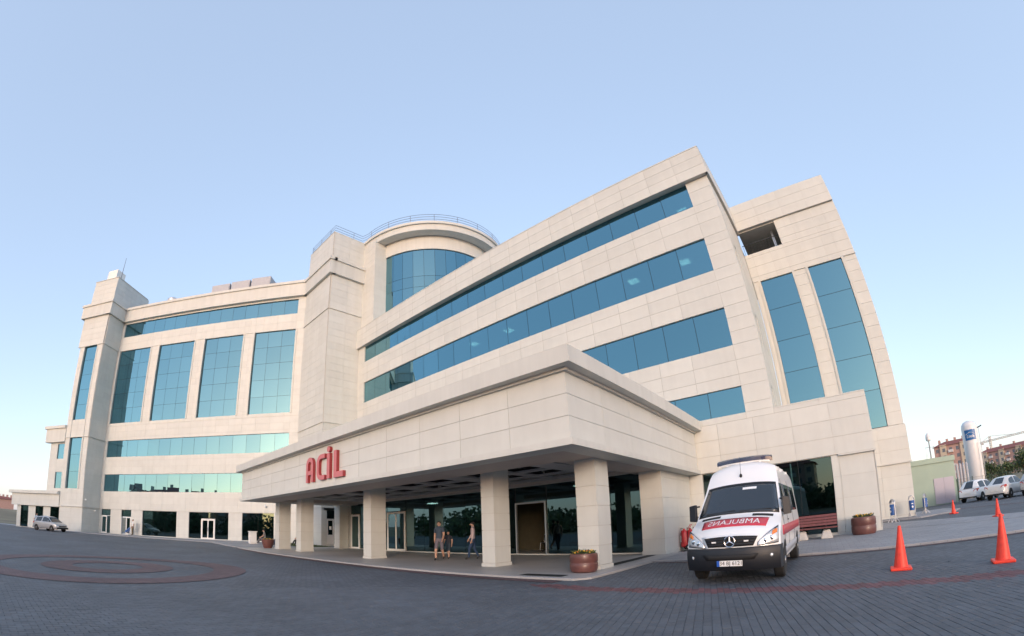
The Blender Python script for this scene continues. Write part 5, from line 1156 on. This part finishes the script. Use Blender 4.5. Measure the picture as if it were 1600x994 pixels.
g = MB(); g.box(-3.3, 3.1, 0, 6, -0.2, 3.35); g.build('wall', M['cabin'], cbn)
g = MB(); g.box(-3.4, 3.2, -0.12, 6.1, 3.35, 3.75); g.build('roof', M['cabin'], cbn)
for x0, x1, z1 in ((-2.35, -1.55, 2.0), (1.1, 1.98, 2.1), (2.0, 2.88, 2.1)):
    g = MB(); g.box(x0, x1, -0.05, -0.01, 0.05, z1); d = g.build('door', M['cabin_door'], cbn)
    for k in range(9): g = MB(); g.box(x0 + 0.08, x1 - 0.08, -0.075, -0.05, 0.3 + 0.18 * k, 0.36 + 0.18 * k); g.build('louvre', M['cabin_door'], d)
g = MB(); g.tube([(-0.9, -0.08, 0), (-0.9, -0.08, 3.4)], 0.05, 8); g.build('downpipe', M['dark'], cbn)
tk = empty('storage_tank', (17.75, 57.3, gz(17, 57)), 0, 'tall white cylindrical gas tank with a blue sign near its top', 'tank')
g = MB(); g.lathe([(0.80, 0.45), (0.90, 0.6), (0.90, 6.85), (0.84, 7.15), (0.62, 7.42), (0.30, 7.55), (0.02, 7.58)], (0, 0, 0), 40); g.build('shell', M['tank'], tk, True)
for k in range(3): a = 2.1 * k + 0.4; g = MB(); g.box(0.7 * math.cos(a) - 0.1, 0.7 * math.cos(a) + 0.1, 0.7 * math.sin(a) - 0.1, 0.7 * math.sin(a) + 0.1, -0.2, 0.6); g.build('leg', M['tank'], tk)
def oncyl(x, z, r): a = x / 0.9; ca, sa = math.cos(a - math.pi / 2 - 0.3), math.sin(a - math.pi / 2 - 0.3); return (r * ca, r * sa, z)
sg_ = MB(); sg_.grid(lambda u, v: oncyl(lerp(-0.62, 0.62, u), lerp(5.55, 6.6, v), 0.915), 12, 1); sgo = sg_.build('sign', M['logo'], tk, True)
tm = text_mesh('Linde', 0.46, 0.0, 0.25, 0.9); place_text(tm, lambda tx, ty: oncyl(tx * 0.95, 5.92 + ty, 0.925), 'sign_lettering', M['whitevinyl'], sgo)
g = MB(); g.tube([oncyl(-0.50 + 1.0 * k / 12, 6.1 + 0.22 * math.sin(math.pi * k / 12), 0.925) for k in range(13)], 0.02, 5); g.build('sign_arc', M['whitevinyl'], sgo)
g = MB(); g.tube([(0.85, -0.3, 6.7), (1.3, -0.5, 6.85)], 0.06, 8); g.build('vent_pipe', M['dark'], tk)
g = MB(); g.tube([(0.95, -0.35, 0.5), (0.95, -0.35, 6.8)], 0.03, 6); g.tube([(0.35, -0.98, 0.4), (0.35, -0.98, 5.2)], 0.025, 6); g.build('pipe', M['zinc'], tk)
vp = empty('vaporiser', (15.0, 53.5, gz(15, 53)), 0, 'cluster of grey vertical vaporiser tubes left of the white tank', 'vaporiser')
for k in range(5):
    g = MB(); g.lathe([(0.14, 0.3), (0.14, 3.2), (0.06, 3.35)], (-0.7 + 0.34 * k, 0, 0), 12); g.build('tube', M['ceiling'], vp, True)
g = MB(); g.box(-0.9, 0.9, -0.25, 0.25, -0.1, 0.3); g.build('base', M['concrete'], vp)
M['fgrey'] = pmat('weathered_grey_steel', (0.22, 0.23, 0.25), 0.6)
ms = empty('radome_mast', (11.2, 49.6, gz(11, 50)), 0, 'slim lattice mast with a white dome on top behind the green cabin', 'mast')
g = MB(); g.tube([(0, 0, 0), (0, 0, 5.7)], [0.085, 0.055], 8); g.build('pole', M['fgrey'], ms)
g = MB(); g.lathe([(0.16, 5.55), (0.26, 5.65), (0.27, 5.85), (0.22, 6.1), (0.12, 6.25), (0.02, 6.3)], (0, 0, 0), 16); g.build('dome', M['tank'], ms, True)
g = MB(); g.tube([(-0.45, 0, 5.0), (0.45, 0, 5.0)], 0.025, 6)
for a in (-0.4, 0.4): g.tube([(a, 0, 5.0), (a * 1.0, 0, 3.4)], 0.012, 5)
g.tube([(0, 0, 4.8), (-1.6, 0.3, 2.2)], 0.008, 4); g.build('bracket', M['zinc'], ms)
def fence(label, pts):
    f = empty('mesh_fence', (*pts[0], gz(*pts[0])), 0, label, 'fence'); ABS.add(f.name)
    for a, b in zip(pts[:-1], pts[1:]):
        L = math.dist(a, b); n_ = max(1, round(L / 2.2))
        for k in range(n_ + 1):
            x, y = lerp(a[0], b[0], k / n_), lerp(a[1], b[1], k / n_); g = MB(); g.tube([(x, y, gz(x, y)), (x, y, gz(x, y) + 1.9)], 0.035, 6); g.build('post', M['fgreen'], f)
        g = MB(); m_ = int(L / 0.12)
        for k in range(m_ + 1): x, y = lerp(a[0], b[0], k / m_), lerp(a[1], b[1], k / m_); g.tube([(x, y, gz(x, y) + 0.1), (x, y, gz(x, y) + 1.8)], 0.006, 3, cap=False)
        for h in (0.15, 0.6, 1.05, 1.5, 1.78): g.tube([(a[0], a[1], gz(*a) + h), (b[0], b[1], gz(*b) + h)], 0.008, 3, cap=False)
        tag(g.build('mesh_wire', M['fgreen'], f), kind='stuff')
M['fgreen'] = pmat('dark_green_steel', (0.03, 0.075, 0.055), 0.5)
fence('dark green wire mesh fence round the gas tank compound', [(12.2, 44.9), (12.9, 48.6), (24.5, 52.5), (38, 46)])

class Tree:
    def __init__(s, seed, h, spread, nleaf=900, leaf=0.22):
        rnd = random.Random(seed); t = MB(); top = Vector((rnd.uniform(-.2, .2), rnd.uniform(-.2, .2), h * 0.62))
        t.tube([(0, 0, -0.2), (0.03, 0, h * 0.2), tuple(top)], [h * 0.028, h * 0.022, h * 0.010], 8); cl = []
        for k in range(9):
            a = 6.283 * k / 9 + rnd.uniform(-.3, .3); z0 = h * rnd.uniform(0.22, 0.5); r = spread * rnd.uniform(0.5, 0.95); e = Vector((r * math.cos(a), r * math.sin(a), z0 + h * rnd.uniform(0.12, 0.4)))
            t.tube([(0, 0, z0), tuple(e * 0.5 + Vector((0, 0, z0 * 0.5 + 0.1))), tuple(e)], [h * 0.012, h * 0.008, h * 0.003], 5); cl.append((e, spread * rnd.uniform(0.35, 0.6)))
        cl += [(top + Vector((rnd.gauss(0, spread * .3), rnd.gauss(0, spread * .3), rnd.uniform(0, h * 0.3))), spread * rnd.uniform(0.35, 0.55)) for _ in range(7)]
        c = MB()
        for k in range(nleaf):
            e, r = rnd.choice(cl); d = Vector((rnd.gauss(0, 1), rnd.gauss(0, 1), rnd.gauss(0, 0.8))).normalized() * r * rnd.random() ** 0.4; q = e + d
            n1 = Vector((rnd.gauss(0, 1), rnd.gauss(0, 1), rnd.gauss(0, 1))).normalized(); n2 = n1.cross(Vector((rnd.gauss(0, 1), rnd.gauss(0, 1), rnd.gauss(0, 1)))).normalized(); s1 = leaf * rnd.uniform(0.6, 1.3)
            c.add([q - n1 * s1, q + n2 * s1 * 0.5, q + n1 * s1, q - n2 * s1 * 0.5], [(0, 1, 2, 3)])
        s.trunk, s.crown = t.mesh('trunk', M['bark'], True), c.mesh('crown', M['leaf'])
    def put(s, x, y, rz, label, sc=1.0, group='trees beyond the compound'):
        e = empty('tree', (x, y, gz(x, y) - 0.1), rz, label, 'tree', group); e.scale = (sc, sc, sc); inst(s.trunk, 'trunk', e); inst(s.crown, 'crown', e)
T1, T2, T3 = Tree(1, 5.0, 1.9), Tree(2, 4.2, 1.7), Tree(3, 6.0, 2.2)
T1.put(26.5, 78, 0.4, 'dark green tree just right of the white tank', 0.8); T2.put(29.5, 80, 1.2, 'second dark tree right of the white tank', 0.9); T1.put(32.6, 80.5, 2.2, 'rounded tree before the pink flats, middle of the row', 1.0)
T3.put(38.5, 92, 1.0, 'bushy tree at the right edge below the pink flats', 0.9); T2.put(36.0, 84, 3.0, 'low tree at the right edge of the picture', 1.05)

def flats(label, x, y, rz, w, d, floors, mats, roof=True, group='blocks of flats', nx=None):
    zb = gz(x, y) - 0.5; b = empty('apartment_building', (x, y, zb), rz, label, 'building', group); H = floors * 2.9 + 0.8
    g = MB(); g.box(-w / 2, w / 2, -d / 2, d / 2, -1, H); g.build('wall', mats[0], b)
    nx = nx or max(2, round(w / 3.2))
    for k in range(1, nx, 3):
        xx = -w / 2 + w * k / nx; g = MB(); g.box(xx - 0.2, xx + w / nx * 0.9, -d / 2 - 0.5, -d / 2 - 0.003, -0.9, H + 0.4); g.build('stair_bay', mats[1], b)
    wm = MB(); wm.box(-0.62, 0.62, -0.06, 0.05, -0.7, 0.7); wmesh = wm.mesh('window', M['flatwin'])
    bm = MB(); bm.box(-1.1, 1.1, -1.0, 0, -0.15, 0); bm.box(-1.1, 1.1, -1.03, -0.93, 0, 0.95); bm.box(-1.1, -1.02, -0.93, 0, 0, 0.95); bm.box(1.02, 1.1, -0.93, 0, 0, 0.95); bmesh_ = bm.mesh('balcony', M['balc'])
    for f in range(floors):
        z = 1.9 + 2.9 * f
        for k in range(nx):
            xx = -w / 2 + w * (k + 0.5) / nx; bay = k % 3 == 1
            inst(wmesh, 'window', b, (xx, -d / 2 - (0.5 if bay else 0), z))
            if k % 3 == 2: inst(bmesh_, 'balcony', b, (xx, -d / 2, z - 1.1))
        for sx, rot in ((-1, -math.pi / 2), (1, math.pi / 2)):
            for yy in (-d / 4, d / 4): inst(wmesh, 'window', b, (sx * w / 2, yy, z), rot)
    if roof:
        g = MB(); e = 0.7; hh = d * 0.16; g.add([(-w / 2 - e, -d / 2 - e, H), (w / 2 + e, -d / 2 - e, H), (w / 2 + e, d / 2 + e, H), (-w / 2 - e, d / 2 + e, H), (-w / 2 + d * 0.3, 0, H + hh), (w / 2 - d * 0.3, 0, H + hh)], [(0, 1, 5, 4), (1, 2, 5), (2, 3, 4, 5), (3, 0, 4), (3, 2, 1, 0)]); rf = g.build('roof', M['rooft'], b)
        for k in range(5): g = MB(); xx = -w / 2 + w * (k + 0.5) / 5; g.box(xx - 0.5, xx + 0.5, -0.6, 0.6, H + hh * 0.5, H + hh + 1.0); g.build('chimney', mats[0], rf)
F1, F2 = (M['flat1'], M['flat2']), (M['flat2'], M['flat1'])
flats('salmon block of flats with red roof rising behind the green cabin', 64.5, 232, R(-24), 18, 13, 5, F1)
flats('long salmon and cream block of flats behind the row of trees', 112, 284, R(-42), 40, 14, 4, F1)
flats('small pink house with red roof beyond the hospital annex', -268, -53.5, R(-72), 11, 9, 2, F1); flats('small cream house with red roof beyond the hospital annex', -290, -64, R(-60), 12, 9, 2, F2)
# blocks and trees behind the camera, seen only as dark shapes in the glazing
for k, (x, y, w, f) in enumerate(((-33, -100, 22, 4), (-48, -98, 6, 4), (-9, -106, 18, 4), (13, -100, 13, 4), (27, -97, 10, 5))):
    flats(('broad block mirrored in the long lower window band', 'narrow block mirrored in the long lower window band', 'long low block mirrored in the long lower window band', 'block with the small gable mirrored in the long lower window band', 'tallest block mirrored in the long lower window band beside the canopy')[k], x, y, R(180 + random.uniform(-25, 25)), w, 12, f, F1 if k % 2 else F2)
tl = MB(); rnd = random.Random(5)
for k in range(120):
    a = R(100 + 150 * k / 119 + rnd.uniform(-1, 1)); r = rnd.uniform(62, 95); x, y = r * math.sin(a), r * math.cos(a); h = rnd.uniform(5.0, 7.4); z = gz(x, y) - 0.6
    for q in range(150):
        d = Vector((rnd.gauss(0, 1), rnd.gauss(0, 1), rnd.gauss(0, 1))).normalized() * rnd.random() ** 0.4; c = Vector((x + d.x * h * 0.65, y + d.y * h * 0.65, z + h * 0.5 + d.z * h * 0.5))
        n1 = Vector((rnd.gauss(0, 1), rnd.gauss(0, 1), rnd.gauss(0, 1))).normalized(); n2 = n1.cross(Vector((0.3, 0.5, 0.8))).normalized(); tl.add([c - n1 * 0.5, c + n2 * 0.4, c + n1 * 0.5, c - n2 * 0.4], [(0, 1, 2, 3)])
tag(tl.build('tree_belt', M['leaf']), 'dark belt of trees mirrored in the ground floor glazing', 'trees', kind='stuff')
# tower crane far off
cr = empty('tower_crane', (205, 590, gz(205, 590)), R(-30), 'tower crane far behind the flats, its colour paled by haze', 'crane'); M['crane'] = pmat('hazed_crane', (0.6, 0.55, 0.5), 0.8)  # distance haze is put into the crane's pale colour
def lattice(mb, a, b, w, n_):
    a, b = Vector(a), Vector(b); d = (b - a).normalized(); u = d.cross(Vector((0.1, 1, 0.2))).normalized() * w; v = d.cross(u).normalized() * w
    cs = [u + v, u - v, -u - v, v - u]
    for c in cs: mb.tube([a + c, b + c], w * 0.34, 4)
    for k in range(n_):
        p, q = a + (b - a) * (k / n_), a + (b - a) * ((k + 1) / n_)
        for i in range(4): mb.tube([p + cs[i], q + cs[(i + 1) % 4]], w * 0.2, 3, cap=False)
g = MB(); lattice(g, (0, 0, 0), (0, 0, 40), 0.9, 20); g.build('mast', M['crane'], cr)
g = MB(); lattice(g, (-12, 0, 35), (46, 0, 36.5), 0.7, 26); g.tube([(0, 0, 40), (30, 0, 36.5)], 0.2, 4); g.tube([(0, 0, 40), (-10, 0, 35.4)], 0.2, 4); g.build('jib', M['crane'], cr)
g = MB(); g.box(-11, -8, -0.8, 0.8, 32.5, 35); g.build('counterweight', M['crane'], cr)
